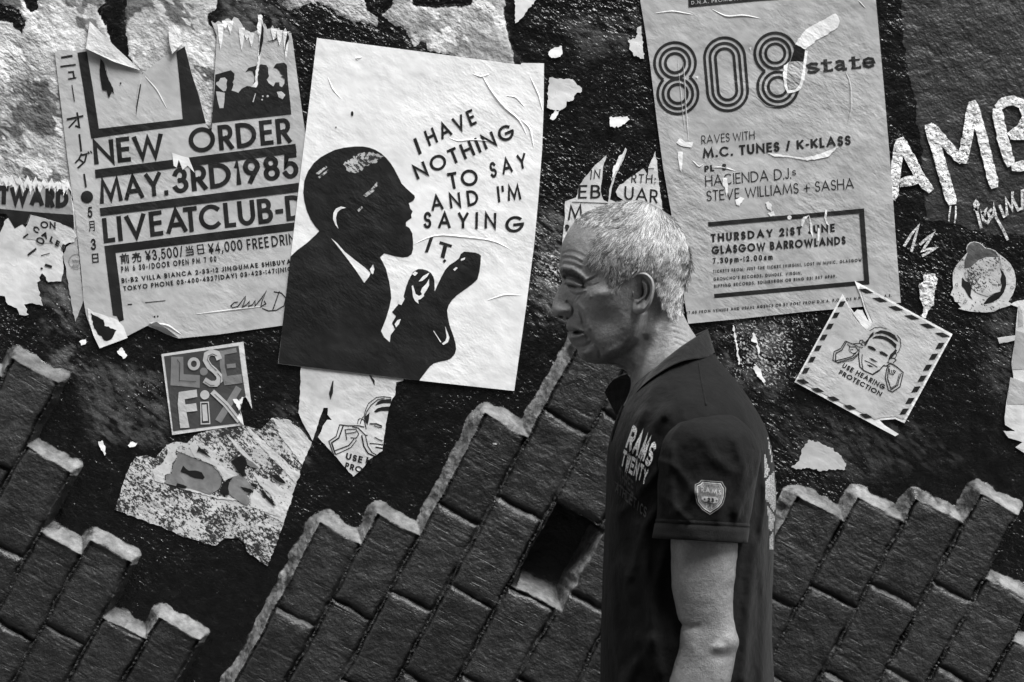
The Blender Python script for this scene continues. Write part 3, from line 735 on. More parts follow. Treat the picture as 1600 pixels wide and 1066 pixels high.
for i in range(9):
    x = [345, 352, 360, 378, 386, 393, 428, 437, 447][i]; y = [38, 33, 34, 44, 50, 52, 45, 48, 50][i]; L = [42, 14, 20, 36, 14, 22, 20, 24, 46][i]
    b.poly([(x - 5, y), (x + 5, y), (x + 3, y + L * .6), (x, y + L), (x - 3, y + L * .5)])
b.poly(zA([(862, 765), (905, 780), (945, 790), (975, 865), (940, 830), (915, 850), (895, 800), (885, 840), (870, 830)]))
b.split("torn_strip", BARE, A)
b = Flat(.0033)
b.poly(jag(zA([(505, 295), (522, 320), (545, 400), (567, 440), (573, 475), (560, 460), (548, 490), (535, 455), (515, 450), (505, 400), (500, 350)]), .35, 3, 1))
b.poly(zA([(703, 420), (708, 425), (690, 530), (682, 585), (684, 530)])); b.disc(zA([(605, 418)])[0], 1.5, n=8)
b.poly(jag(zA2([(455, 765), (470, 775), (500, 790), (520, 800), (525, 830), (585, 850), (560, 895), (535, 905), (490, 870), (465, 820)]), .7, 3, 4))
b.poly(zP([(770, 432), (800, 440), (850, 432), (895, 405), (890, 392), (850, 420), (800, 432)])); b.poly(zP([(730, 240), (750, 300), (745, 420), (715, 560), (700, 590), (705, 470), (725, 330)])); b.poly(zP([(1000, 330), (1015, 400), (985, 470), (968, 560), (975, 450), (985, 400)]))
b.split("hole", HOLE, A)
# the folded flaps stand off the wall
def flap(parent, pts, ds, mat, name="torn_flap"):
    V = [Wp(p[0], p[1], d) for p, d in zip(pts, ds)]
    V2 = [(v[0], v[1] + .0012, v[2]) for v in V]; n = len(V)
    tr = tessellate_polygon([[Vector((p[0], -p[1], 0)) for p in pts]])
    F = [tuple(t) for t in tr] + [tuple(n + i for i in reversed(t)) for t in tr] + [(i, (i + 1) % n, n + (i + 1) % n, n + i) for i in range(n)]
    return obj(name, V + V2, F, mat, parent, parent.location)
flap(A, [(141, 34), (180, 73), (221, 111), (180, 98), (150, 84), (137, 78)], [.004, .0045, .005, .010, .012, .013], P_FLAP)
flap(A, [(264, 50), (268, 43), (276, 56), (287, 68), (280, 76), (271, 86), (266, 70)], [.004, .004, .0045, .006, .010, .011, .008], P_FLAP)
flap(A, [(231, 508), (246, 503), (262, 513), (280, 528), (262, 523)], [.004, .010, .011, .005, .004], P_NEWSY)

# --- C: numerals poster ------------------------------------------------------
zC = zm(980, 0, 3.2); zC2 = zm(1040, 200, 3.33)
C_out = [(997, -40), (1000, 0), (1008, 48), (1016, 104), (1026, 188), (1036, 262), (1048, 330), (1062, 418), (1075, 506), (1160, 498), (1260, 487), (1340, 480), (1407, 473), (1402, 410), (1391, 260), (1380, 130), (1368, 0), (1364, -40)]
Cp = sheet("concert_poster", C_out, .0028, P_NUM, "mid grey gig poster with giant triple-line numerals, right of the man's head", "poster")
c = Flat(.0032)
c.poly([(1074, -40), (1220, -40), (1217, 0), (1180, 2.5), (1075.5, 12.5)])
def ringed(fl, up_c, lo_c, radii, w):
    for R, R2 in radii:
        for (cc, oc, r, ro) in ((up_c, lo_c, R, R2), (lo_c, up_c, R2, R)):
            dx, dy = oc[0] - cc[0], oc[1] - cc[1]; d = math.hypot(dx, dy); base = math.degrees(math.atan2(dy, dx))
            if r + ro > d:
                h = math.degrees(math.acos(max(-1, min(1, (r * r + d * d - ro * ro) / (2 * r * d)))))
                fl.stroke(arc(cc[0], cc[1], r, r, base + h, base + 360 - h, 40), w)
            else: fl.stroke(arc(cc[0], cc[1], r, r, 0, 360, 40)[:-1], w, True)
ringed(c, (1054.5, 99), (1059, 147), [(32, 31.5), (23.3, 23.2), (15, 14.8)], 4.3)
ringed(c, (1211, 84), (1215, 136), [(32, 31.5), (23.3, 23.2), (15, 14.8)], 4.3)
for r in (31.5, 23, 14.5):
    c.stroke(arc(1132, 91, r, r, 180, 360, 20) + arc(1136.5, 142, r, r, 0, 180, 20), 4.3, True)
# extended slab lettering beside the numerals
def slab(s0, s1, upv, fl, word):
    L = math.hypot(s1[0] - s0[0], s1[1] - s0[1]); n = len(word); cw = 1 / n
    fr = lambda p: (s0[0] + (s1[0] - s0[0]) * p[0] + upv[0] * p[1], s0[1] + (s1[1] - s0[1]) * p[0] + upv[1] * p[1])
    for i, ch in enumerate(word):
        q = lambda pts: [fr(((i + .08 + .84 * x) * cw, y)) for x, y in pts]
        if ch == 's': fl.stroke(q([(.95, .78), (.8, .92), (.4, .95), (.1, .78), (.2, .58), (.7, .45), (.95, .28), (.7, .06), (.3, .04), (.05, .2)]), 4.4)
        if ch == 't': fl.stroke(q([(.42, 1.3), (.42, .1)]), 6); fl.stroke(q([(.02, .92), (.98, .92)]), 3); fl.stroke(q([(.2, .05), (.95, .05), (.95, .25)]), 3.2)
        if ch == 'a': fl.stroke(q([(.1, .85), (.4, .97), (.72, .85), (.75, .05), (1.02, .05)]), 4.4); fl.stroke(q([(.72, .55), (.3, .5), (.1, .28), (.3, .04), (.72, .2)]), 4.2)
        if ch == 'e': fl.stroke(q([(.12, .5), (.95, .5), (.85, .85), (.5, .97), (.15, .8), (.08, .5), (.15, .2), (.5, .03), (.95, .2)]), 4.2)
slab((1259, 115), (1368, 104.5), (-1, -14.5), c, "state")
text(c, "RAVES WITH", (1096, 225.8), (1179, 218), (-.5, -13.5), .1, .14, .3)
text(c, "M.C. TUNES / K-KLASS", (1098, 248), (1329, 227), (-.7, -15.5), .2, .15, .42)
text(c, "PLUS", (1100.5, 269.3), (1135, 266), (-.5, -10), .22, .12, skip=[2])
text(c, "HACIENDA D.J.", (1102, 292), (1236, 279.5), (-.7, -17), .1, .12, .45); text(c, "S", (1237.5, 274.5), (1243.5, 274), (-.2, -8), .14)
text(c, "STEVE WILLIAMS + SASHA", (1104, 315), (1334, 295), (-.7, -16.5), .1, .12, .42)
c.poly([(1106, 347.5), (1349.5, 326), (1349.8, 332.5), (1342, 333.5), (1106.6, 354)]); c.poly([(1342, 333.6), (1349.8, 332.6), (1358, 444.5), (1350, 438.5)]); c.poly([(1115.5, 459.5), (1350, 438.6), (1358, 444.6), (1116, 466)])
text(c, "THURSDAY 21ST JUNE", (1110.5, 379), (1304, 362.5), (-.5, -13), .22, .22, .5); text(c, "GLASGOW BARROWLANDS", (1112, 398), (1321, 382), (-.5, -13), .22, .17, .42)
text(c, "7.30pm-12.00am", (1113.5, 412.5), (1207, 406), (-.4, -9), .2, .3)
text(c, "TICKETS FROM: JUST THE TICKET (VIRGIN), LOST IN MUSIC, GLASGOW", (1114, 427), (1346, 409), (-.2, -5), .2, .3, .6)
text(c, "GROUCHO'S RECORDS, DUNDEE. VIRGIN,", (1114.5, 439), (1252.6, 429), (-.2, -5), .2, .3, .6)
text(c, "RIPPING RECORDS, EDINBURGH OR RING 031 557 6969.", (1115.6, 450), (1306.6, 434), (-.2, -5), .2, .3, .6)
text(c, ['L='] + list("7.00 FROM VENUES AND USUAL AGENTS OR BY POST FROM D.N.A. P.O. BOX H.P.2 150 1L 6 A.S."), (1072, 491.5), (1393, 464), (-.2, -4.6), .2, .3, .6)
c.build("lettering", INK, Cp)
c = Flat(.0037); text(c, "D.N.A. PROMOTIONS", (1080, 8), (1172, -.5), (-.3, -5.5), .16, .3, .5); c.build("reversed_lettering", P_NUM, Cp)
c = Flat(.0036)
c.poly(jag(zC([(840, 222), (862, 190), (892, 150), (960, 110), (1040, 70), (1052, 82), (1061, 110), (1050, 140), (990, 180), (940, 205), (890, 250)]), .5, 4, 8))
c.poly(jag(zC([(885, 252), (903, 258), (890, 330), (885, 400), (868, 445), (838, 462), (800, 470), (786, 440), (776, 370), (782, 330), (806, 312), (800, 350), (795, 400), (805, 452), (840, 448), (862, 420), (876, 350), (880, 300)]), .4, 4, 9))
for pg in ([(245, 715), (262, 690), (290, 712), (330, 712), (322, 738), (285, 735), (262, 728)], [(250, 760), (277, 760), (272, 862), (262, 850)], [(475, 890), (500, 890), (503, 960), (495, 985), (488, 940), (478, 930)], [(540, 1000), (565, 985), (585, 995), (560, 1030), (545, 1025)], [(690, 1015), (705, 1008), (720, 1030), (722, 1060), (700, 1045)], [(340, 385), (356, 382), (352, 395)], [(608, 240), (620, 238), (616, 255)]):
    c.poly(jag(zC(pg), .35, 3, len(pg)))
c.poly(jag(zC([(700, 766), (790, 778), (880, 790), (960, 772), (1055, 733), (1005, 785), (950, 797), (900, 805), (820, 788), (740, 785)]), .3, 4, 2))
for pg in ([(705, 480), (715, 465), (745, 455), (725, 480), (712, 515), (704, 510)], [(745, 455), (760, 500), (765, 575), (752, 540)], [(830, 425), (838, 430), (835, 480), (850, 510), (835, 500), (824, 470)], [(530, 445), (560, 432), (568, 455), (545, 462)], [(790, 520), (802, 525), (798, 588), (788, 590)]):
    c.poly(zC2(pg))
c.disc(zC2([(643, 467)])[0], 3.4, n=9); c.disc(zC2([(537, 405)])[0], 4.4, n=9)
c.split("torn_patch", BARE, Cp)
c = Flat(.0039); c.poly(zC([(842, 224), (888, 250), (884, 285), (880, 311), (848, 306), (814, 311)])); c.split("hole", HOLE, Cp)
c = Flat(.0040); c.poly(zC([(808, 313), (846, 308), (880, 312), (876, 350), (862, 418), (838, 446), (806, 450), (796, 400), (801, 350)]))
c.build("bare_plaster", paper_mat("bare plaster in a tear", .30, amp=2.2, dirt=.3), Cp)

# --- B: white quotation poster ----------------------------------------------
z3 = zm(430, 30, 3.2); z4 = zm(430, 330, 3.2)
B_out = [(495.5, 60), (640, 79), (806, 101), (814, 101.5), (814.5, 99), (850, 99.5), (849.5, 165), (847, 235), (842, 300), (835, 380), (822, 480), (803.5, 611), (640, 593), (435, 568.5), (443, 500), (451, 430), (459, 365), (470, 270), (483, 165)]
B = sheet("quotation_poster", B_out, .0036, P_QUOTE, "white poster with a black profile of a speaking man and slanting capitals", "poster")
s = Flat(.0040)
s.poly(z3([(222, 1060), (200, 1035), (180, 1005), (160, 960), (147, 910), (142, 870), (147, 810), (165, 762), (195, 720), (228, 692), (262, 673), (300, 655), (345, 644), (400, 638), (440, 638), (472, 644), (502, 655), (530, 672), (556, 695), (578, 722), (597, 752), (610, 778), (622, 800), (632, 822), (655, 846), (682, 870),
   (698, 884), (699, 895), (690, 910), (668, 920), (673, 935), (676, 948), (688, 962), (680, 980), (683, 995), (668, 1005), (654, 1016), (655, 1035)]) +
   z4([(672, 85), (686, 112), (690, 150), (690, 190), (683, 215), (665, 228), (640, 232), (600, 226), (546, 211), (525, 232), (540, 258), (555, 290), (570, 350), (578, 395), (581, 435), (572, 480), (556, 535), (530, 600), (545, 630), (574, 656), (578, 620), (600, 590), (585, 560), (605, 525), (585, 505), (605, 480), (630, 455), (645, 420), (655, 380), (668, 345), (690, 305), (715, 290), (738, 291),
      (760, 297), (780, 310), (792, 330), (797, 350), (798, 402), (812, 370), (832, 328), (850, 295), (872, 270), (900, 252), (920, 236), (928, 215), (945, 203), (970, 205), (1000, 208), (1018, 214), (1029, 224), (1027, 260), (1022, 300), (1012, 340), (990, 362), (955, 388), (910, 420), (885, 445), (868, 470), (860, 495), (863, 525), (872, 570), (890, 620), (903, 665), (905, 690), (898, 715), (880, 735), (860, 745), (825, 752), (795, 760), (775, 775), (755, 800), (720, 847)]) +
   [(640, 592.6), (435.4, 568), (443, 500), (451, 430), (454.6, 401), (465, 391), (480, 380), (494, 367)])
s.build("printed_figure", INKB, B)
t = Flat(.0046); u = Flat(.0045)
u.poly(jag(z3([(340, 728), (380, 700), (430, 672), (490, 660), (545, 690), (520, 705), (500, 722), (470, 735), (440, 752), (400, 772), (372, 766)]), 1.6, 2.5, 3))
t.poly(z3([(290, 1000), (292, 970), (305, 948), (330, 938), (356, 944), (330, 951), (312, 968), (305, 995), (308, 1020), (318, 1050), (302, 1030)]))
u.poly(z3([(440, 882), (480, 850), (510, 815), (512, 835), (495, 862), (455, 892)]))
for q in ([(205, 772), (255, 735), (262, 742), (215, 782)], [(215, 790), (268, 752), (272, 760), (222, 798)], [(412, 955), (435, 935), (440, 945), (418, 966)]): u.poly(z3(q))
u.split('scuffed_patch', P_SCUFF, B)
t.poly(z4([(282, 137), (310, 160), (350, 205), (400, 245), (452, 285), (478, 310), (470, 330), (446, 359), (410, 305), (370, 250), (320, 185)])); t.poly(z4([(490, 268), (497, 290), (490, 318), (482, 312), (474, 292)]))
t.poly(z4([(683, 375), (690, 372), (703, 415), (720, 425), (742, 412), (745, 425), (728, 440), (715, 445), (718, 464), (700, 450), (690, 430)])); t.poly(z4([(728, 405), (735, 385), (755, 365), (770, 340), (770, 372), (758, 395), (740, 422)]))
t.poly(z4([(718, 352), (740, 325), (772, 308), (760, 330), (735, 350)])); t.poly(z4([(598, 565), (612, 545), (629, 540), (620, 565), (605, 582)])); t.poly(z4([(850, 575), (860, 600), (872, 632), (865, 655), (842, 670), (834, 662), (852, 648), (858, 630)]))
t.poly(z4([(685, 315), (700, 302), (714, 310), (700, 325)])); t.poly(z4([(890, 292), (905, 280), (913, 285), (898, 300)])); t.poly(z4([(928, 240), (950, 232), (948, 242), (930, 250)]))
t.poly(z4([(790, 598), (795, 600), (832, 655), (826, 656)])); t.poly(z4([(618, 440), (640, 420), (648, 440), (632, 470), (616, 465)]))
t.split("bare_patch", P_QUOTE, B)
q = Flat(.0041)
P1 = lambda x, y: z3([(x, y)])[0]
text(q, "I", P1(719, 680), P1(734, 672), (-9, -24.5), .17); text(q, "HAVE", P1(770, 637), P1(1010, 523), (-8.6, -23), .17, .28)
text(q, "NOTHING", P1(712, 806), P1(1205, 590), (-9, -22.5), .17, .25); text(q, "TO", P1(874, 853), P1(1020, 828), (-4.8, -25.5), .17, .2)
text(q, "SAY", P1(1080, 798), P1(1262, 745), (-3.8, -24.5), .17, .42); text(q, "AND", P1(783, 962), P1(1020, 930), (-3, -24.5), .17, .45)
text(q, "I'M", P1(1115, 917), P1(1232, 905), (-2.6, -25), .17, .18); text(q, "SAYIN", P1(742, 1047), P1(1105, 1050), (.5, -26), .17, .45); text(q, "G", P1(1150, 1072), P1(1244, 1062), (0, -25.5), .17)
text(q, "I", (663.8, 394.5), (669, 394.8), (8.5, -24.5), .2); text(q, "T", (682, 400), (701, 406), (5.5, -23), .18); q.poly(z4([(838, 250), (848, 240), (857, 248), (846, 259)]))
q.disc(z3([(386, 474)])[0], 2, 4, n=9); q.disc(z3([(305, 542)])[0], 1.2, n=7)
q.build("lettering", INK, B)

# --- E: torn sticker below the quotation poster -------------------------------
zE = zm(440, 560, 5.33)
E_out = zE([(160, 60), (155, 300), (140, 450), (190, 560), (258, 685), (350, 412), (386, 412), (383, 468), (400, 490), (420, 515), (380, 512), (345, 560), (330, 610), (303, 655), (600, 985), (690, 900), (720, 850), (840, 770), (850, 680), (880, 490), (892, 425), (920, 340), (945, 310), (955, 200), (1015, 185), (1020, 150)])
E = sheet("torn_sticker", jag(E_out, .35, 5, 6), .0016, P_WHITE, "ragged pale sticker with half a line-drawn face, sticking out below the quotation poster", "sticker")
e = Flat(.0020)
for pg in ([(780, 392), (800, 362), (835, 343), (915, 337), (912, 374), (850, 372)], [(770, 442), (800, 415), (840, 405), (900, 400), (890, 438), (830, 436), (785, 452)], [(690, 492), (735, 450), (726, 520), (716, 555), (700, 530)], [(425, 188), (434, 185), (428, 290), (408, 345), (396, 290)], [(728, 135), (745, 145), (775, 185), (776, 228), (760, 195)]): e.poly(zE(pg))
for st, w in (([(668, 500), (690, 480), (700, 430), (725, 375), (790, 325), (850, 318), (915, 328)], 1.1), ([(690, 500), (712, 440), (745, 390), (800, 345), (860, 330)], 1.3), ([(735, 545), (790, 545), (838, 565)], 1.9), ([(770, 560), (800, 572), (835, 578)], 1.2), ([(775, 655), (810, 675), (842, 686)], 1.4), ([(735, 708), (790, 712), (845, 720)], 1.4), ([(783, 738), (842, 750)], 2),
              ([(668, 640), (685, 730), (720, 790), (775, 815)], 2), ([(700, 645), (720, 730), (755, 785), (790, 802)], 1.3), ([(436, 805), (395, 690), (455, 650), (485, 552), (560, 562), (640, 560), (690, 572)], 1.5), ([(450, 800), (418, 702), (478, 662), (515, 560)], 2), ([(450, 800), (520, 770), (580, 740), (625, 680)], 1.2), ([(440, 770), (560, 725), (605, 670)], 1.5),
              ([(525, 595), (560, 590), (620, 590), (645, 630), (620, 665), (575, 660)], 1.3), ([(540, 625), (590, 620), (625, 610)], 1.2), ([(530, 590), (545, 680)], 1.3), ([(635, 545), (640, 510), (660, 498)], 1.2), ([(655, 545), (668, 505), (690, 515), (706, 590)], 1.4), ([(590, 570), (640, 580), (700, 640), (718, 640)], 1.4)):
    e.stroke(zE(st), w)
P2 = lambda x, y: zE([(x, y)])[0]
text(e, "USE", P2(532, 838), P2(668, 872), (2, -10), .2, .18); text(e, "H", P2(700, 868), P2(752, 880), (2, -9), .2)
text(e, "PRO", P2(526, 912), P2(668, 955), (2, -9), .2, .15)
e.build("lettering", INK, E)

# --- G: scraped poster at the lower left -------------------------------------
zG = zm(170, 650, 4.4424)
G_out = zG([(40, 650), (70, 570), (105, 455), (150, 335), (185, 285), (260, 275), (325, 300), (360, 250), (420, 195), (470, 180), (545, 190), (600, 130), (660, 110), (720, 95), (840, 80), (935, 65), (1000, 85), (1060, 90), (1130, 15), (1200, 15), (1250, 25), (1330, 90), (1410, 182), (1350, 330), (1290, 500), (1222, 715), (1170, 870), (1105, 1043), (1030, 990), (960, 945), (940, 880), (900, 848), (800, 850), (745, 900), (640, 872), (500, 830), (380, 775), (180, 700)])
G = sheet("scraped_poster", jag(G_out, .6, 5, 12), .0014, P_SPECK, "scraped speckled poster with two fat grey letters, low on the left above the brickwork", "poster")
g1 = Flat(.0018)
for pg in ([(640, 235), (720, 290), (800, 330), (870, 390), (935, 450), (985, 500), (930, 460), (900, 415), (850, 425), (800, 450), (780, 400), (730, 345), (600, 290), (560, 215), (600, 170)], [(990, 385), (1060, 420), (1160, 470), (1280, 555), (1222, 715), (1100, 670), (985, 632), (985, 570), (1010, 505), (1060, 560), (1120, 600), (1165, 632), (1120, 540), (1050, 480)], [(815, 125), (850, 150), (930, 230), (1000, 310), (1060, 362), (980, 320), (900, 240)], [(955, 75), (1060, 160), (1180, 270), (1330, 405), (1300, 470), (1190, 350), (1090, 250), (1000, 150)], [(1140, 20), (1250, 26), (1410, 182), (1345, 340), (1250, 215), (1190, 140)], [(400, 200), (470, 190), (470, 290), (440, 330), (430, 400), (390, 410), (385, 465), (320, 450), (310, 370), (380, 320), (410, 260)], [(1100, 680), (1222, 715), (1215, 740)], [(470, 495), (560, 500), (690, 545), (760, 560), (880, 575), (900, 590), (780, 575), (600, 530)]):
    g1.poly(jag(zG(pg), .6, 4, len(pg)))
g1.split("bare_patch", P_SPECK2, G)
g2 = Flat(.0023)
g2.poly(zG([(480, 248), (540, 270), (600, 297), (665, 318), (720, 345), (760, 385), (785, 430), (783, 475), (765, 508), (735, 528), (690, 542), (630, 522), (560, 502), (480, 490), (398, 468), (396, 412), (440, 398), (448, 340), (478, 295)]))
g2.poly(zG([(840, 450), (862, 425), (905, 410), (945, 428), (980, 470), (1005, 512), (985, 530), (955, 545), (975, 570), (982, 598), (960, 622), (920, 602), (880, 575), (840, 545), (830, 500)]))
g2.poly(zG([(960, 300), (1000, 320), (1050, 370), (985, 352), (950, 330)]))
g2.build("grey_letters", GREYINK, G)
g3 = Flat(.0028)
for pg in ([(518, 345), (558, 380), (605, 378), (648, 392), (668, 425), (655, 440), (600, 430), (500, 385)], [(476, 466), (520, 478), (545, 490), (535, 502), (468, 490)], [(790, 468), (825, 440), (862, 428), (838, 460), (830, 500), (836, 548), (800, 548), (766, 530), (780, 500)], [(915, 490), (960, 500), (1000, 518), (985, 532), (945, 520)],
           [(850, 310), (880, 295), (915, 275), (945, 290), (962, 330), (945, 375), (960, 410), (930, 420), (905, 390), (875, 350)], [(1040, 505), (1075, 520), (1110, 560), (1160, 625), (1140, 620), (1090, 570)], [(612, 250), (625, 212), (670, 250), (712, 292), (660, 262), (625, 245)], [(980, 460), (1015, 470), (1030, 500), (1000, 490)], [(1130, 405), (1170, 405), (1210, 440), (1230, 470), (1190, 460), (1150, 435)]):
    g3.poly(jag(zG(pg), .35, 4, len(pg) + 3))
g3.stroke(zG([(480, 248), (540, 270), (600, 297), (665, 318), (720, 345), (760, 385), (787, 430), (785, 475), (767, 510), (735, 530)]), .8)
g3.split("hole", HOLE, G)

# --- F: small sticker with painted capitals ------------------------------------
zF = zm(240, 520, 6.27)
F_out = zF([(78, 210), (480, 150), (880, 88), (910, 330), (965, 745), (935, 680), (905, 630), (880, 640), (855, 720), (850, 760), (868, 820), (885, 905), (540, 950), (185, 1002), (130, 600)])
F = sheet("painted_sticker", F_out, .0022, P_WHITE, "small square sticker of chunky painted capitals in greys, white border, lower right corner torn", "sticker")
MF = lambda n, v: paper_mat(n, v, amp=.8, dirt=.25)
f0 = Flat(.0026); f0.poly(zF([(105, 230), (835, 128), (870, 400), (905, 622), (840, 650), (850, 760), (860, 815), (835, 885), (500, 925), (195, 962)])); f0.build("dark_panel", MF("dark sticker print", .045), F)
f1 = Flat(.0031)
f1.poly(zF([(176, 236), (294, 236), (297, 406), (456, 416), (455, 540), (320, 528), (168, 515)]))
f1.stroke(zF([(672, 175), (676, 330), (720, 510)]), 7.5); f1.stroke(zF([(690, 195), (815, 170)]), 7); f1.stroke(zF([(720, 330), (808, 320)]), 6.5); f1.stroke(zF([(705, 470), (868, 450)]), 14)
f1.disc(zF([(495, 380)])[0], 6.2); f1.stroke(zF([(838, 535), (740, 700), (635, 868)]), 10.5)
f1.build("grey_letters", MF("grey sticker print", .17), F)
f2 = Flat(.0036)
f2.stroke(zF([(398 + 45 * math.cos(i * .3142), 305 + 48 * math.sin(i * .3142)) for i in range(20)]), 5, True)
f2.stroke(zF([(648, 262), (625, 205), (570, 190), (525, 215), (515, 270), (550, 330), (600, 370), (645, 420), (650, 465), (615, 500), (560, 500), (500, 462)]), 9.2)
f2.poly(zF([(250, 580), (425, 556), (432, 628), (308, 652), (315, 702), (420, 690), (432, 765), (325, 778), (355, 930), (265, 935), (240, 700)])); f2.disc(zF([(505, 608)])[0], 7.2); f2.stroke(zF([(578, 575), (710, 700), (845, 868)]), 8.5)
f2.stroke(zF([(465, 682), (540, 680), (555, 890), (470, 893)]), 1.6, True); f2.poly(zF([(478, 705), (522, 702), (536, 862), (488, 866)]))
f2.build("pale_letters", MF("pale sticker print", .42), F)
f3 = Flat(.0041)
for st in ([(625, 225), (580, 208), (540, 225), (532, 265), (565, 320), (620, 372)], [(630, 395), (665, 440), (655, 500)], [(235, 262), (262, 300), (258, 470), (420, 478)], [(600, 600), (720, 712), (820, 840)], [(505, 480), (560, 515), (600, 515)]): f3.stroke(zF(st), .8)
f3.build("pen_lines", INK, F)
f4 = Flat(.0041); f4.poly(jag(zF([(778, 655), (815, 645), (845, 672), (868, 628), (884, 630), (872, 690), (850, 700), (852, 745), (840, 760), (800, 690)]), .3, 2, 2)); f4.poly(zF([(818, 830), (845, 790), (872, 830), (886, 905), (858, 880)])); f4.split("torn_patch", BARE, F)

# --- D: diamond shaped hearing sticker -----------------------------------------
zD = zm(1230, 430, 4.1); zI = zm(1280, 500, 8.2)
D_out = zD([(352, 122), (400, 210), (432, 262), (478, 322), (503, 338), (508, 310), (527, 320), (516, 280), (492, 215), (470, 140), (428, 36), (1056, 378), (748, 948), (730, 940), (690, 922), (640, 925), (590, 930), (620, 960), (712, 1018), (690, 1032), (600, 985), (45, 684), (200, 400)])
D = sheet("warning_sticker", D_out, .0040, BARE, "diamond-set sticker of a line-drawn man plugging his ears, dashed border, top corner torn", "sticker")
d0 = Flat(.0045)
d9 = Flat(.0047); d9.poly(jag(zD([(392, 200), (425, 240), (445, 220), (478, 224), (500, 265), (522, 302), (527, 322), (506, 352), (470, 318), (430, 262)]), .3, 3, 1)); d9.build("torn_patch", BARE, D)
d0.poly(zD([(352, 150), (372, 170), (398, 232), (440, 290), (500, 345), (530, 335), (545, 300), (500, 200), (470, 100), (462, 70), (1040, 382), (742, 925), (690, 905), (600, 912), (560, 925), (62, 675), (210, 400)])); d0.build("printed_ground", P_STICK, D)
d1 = Flat(.0049)
TR = [(500, 102), (590, 158), (693, 213), (795, 270), (897, 325), (992, 382)]; RB = [(975, 452), (933, 522), (895, 592), (860, 662), (820, 732), (782, 805), (745, 873)]
LE = [(345, 185), (308, 257), (270, 328), (230, 398), (193, 468), (155, 540), (115, 611)]; BL = [(95, 680), (190, 735), (291, 790), (396, 845), (499, 900)]
for L, q in ((TR, [(-50, -11), (-2, -15), (50, 12), (0, 16)]), (RB, [(-8, -18), (31, -20), (8, 17), (-30, 20)]), (LE, [(-8, -16), (26, -18), (8, 16), (-25, 18)]), (BL, [(-42, -10), (4, -14), (44, 10), (0, 16)])):
    for (x, y) in L: d1.poly(zD([(x + a, y + b) for a, b in q]))
for pg in ([(700, 170), (780, 132), (830, 138), (900, 158), (960, 192), (990, 240), (1005, 280), (950, 245), (870, 195), (800, 170), (740, 175)], [(670, 235), (720, 205), (780, 200), (850, 215), (920, 255), (985, 315), (975, 370), (930, 320), (880, 278), (810, 245), (740, 235)], [(690, 150), (650, 185), (620, 240), (580, 280), (590, 330), (615, 290), (640, 235), (690, 195)], [(970, 372), (992, 390), (960, 440), (915, 495), (880, 498), (905, 440), (940, 410)],
           [(612, 332), (650, 332), (690, 350), (722, 382), (708, 398), (660, 378), (625, 358)], [(760, 405), (800, 402), (840, 425), (875, 452), (862, 470), (815, 450), (775, 430)], [(630, 485), (670, 492), (715, 520), (752, 542), (705, 535), (665, 515)], [(600, 568), (650, 580), (690, 605), (640, 600)]): d1.poly(zI(pg))
for st, w in (([(575, 520), (640, 545), (740, 605)], 1.1), ([(505, 370), (500, 470), (515, 600), (570, 650), (680, 700), (760, 650), (815, 585), (880, 592)], 1.6), ([(545, 440), (540, 540), (555, 625)], 1.1), ([(680, 690), (790, 620), (830, 570)], .8), ([(640, 140), (700, 100), (780, 92), (860, 118)], .9), ([(990, 195), (1030, 240), (1040, 330), (1010, 410), (990, 420)], 1.0),
              ([(495, 430), (420, 492), (330, 515), (225, 545), (170, 515), (185, 405), (270, 365), (330, 268)], 1.3), ([(470, 415), (410, 470), (320, 495), (205, 522), (208, 425), (285, 385), (345, 275)], 1.5), ([(490, 450), (420, 515), (230, 552)], .9), ([(330, 268), (400, 300), (440, 315), (500, 345), (555, 352)], 1.3), ([(430, 305), (520, 300), (560, 330)], 1.1), ([(375, 345), (460, 345), (490, 385), (470, 415), (430, 432)], 1.1), ([(385, 385), (430, 375)], 1), ([(380, 400), (430, 432)], 1), ([(350, 310), (385, 335), (375, 390)], 1),
              ([(508, 300), (515, 262), (545, 258), (575, 285), (580, 335)], 1.2), ([(530, 330), (545, 280), (565, 300)], .9), ([(860, 540), (920, 560), (1000, 610), (1070, 672), (1055, 740), (1028, 855), (930, 922), (880, 900), (840, 740), (860, 620), (900, 585)], 1.4), ([(1045, 680), (1015, 760), (1000, 832), (915, 890), (870, 750), (880, 620)], 1.4), ([(1020, 690), (980, 830), (905, 875)], .9), ([(890, 620), (900, 690), (940, 700), (970, 660), (950, 640)], 1.2), ([(915, 640), (930, 690)], 1), ([(940, 640), (955, 690)], 1), ([(880, 530), (900, 490), (960, 490), (978, 515), (940, 550)], 1.3), ([(960, 440), (975, 420), (985, 450), (965, 490)], 1), ([(850, 590), (900, 560), (940, 570), (1000, 610)], 1.6)):
    d1.stroke(zI(st), w)
P3 = lambda x, y: zI([(x, y)])[0]
text(d1, "USE HEARING", P3(282, 604), P3(818, 892), (3.7, -6.6), .2, .17, .45); text(d1, "PROTECTION", P3(238, 690), P3(778, 980), (3.6, -6.4), .2, .13)
d1.build("lettering", INK, D)

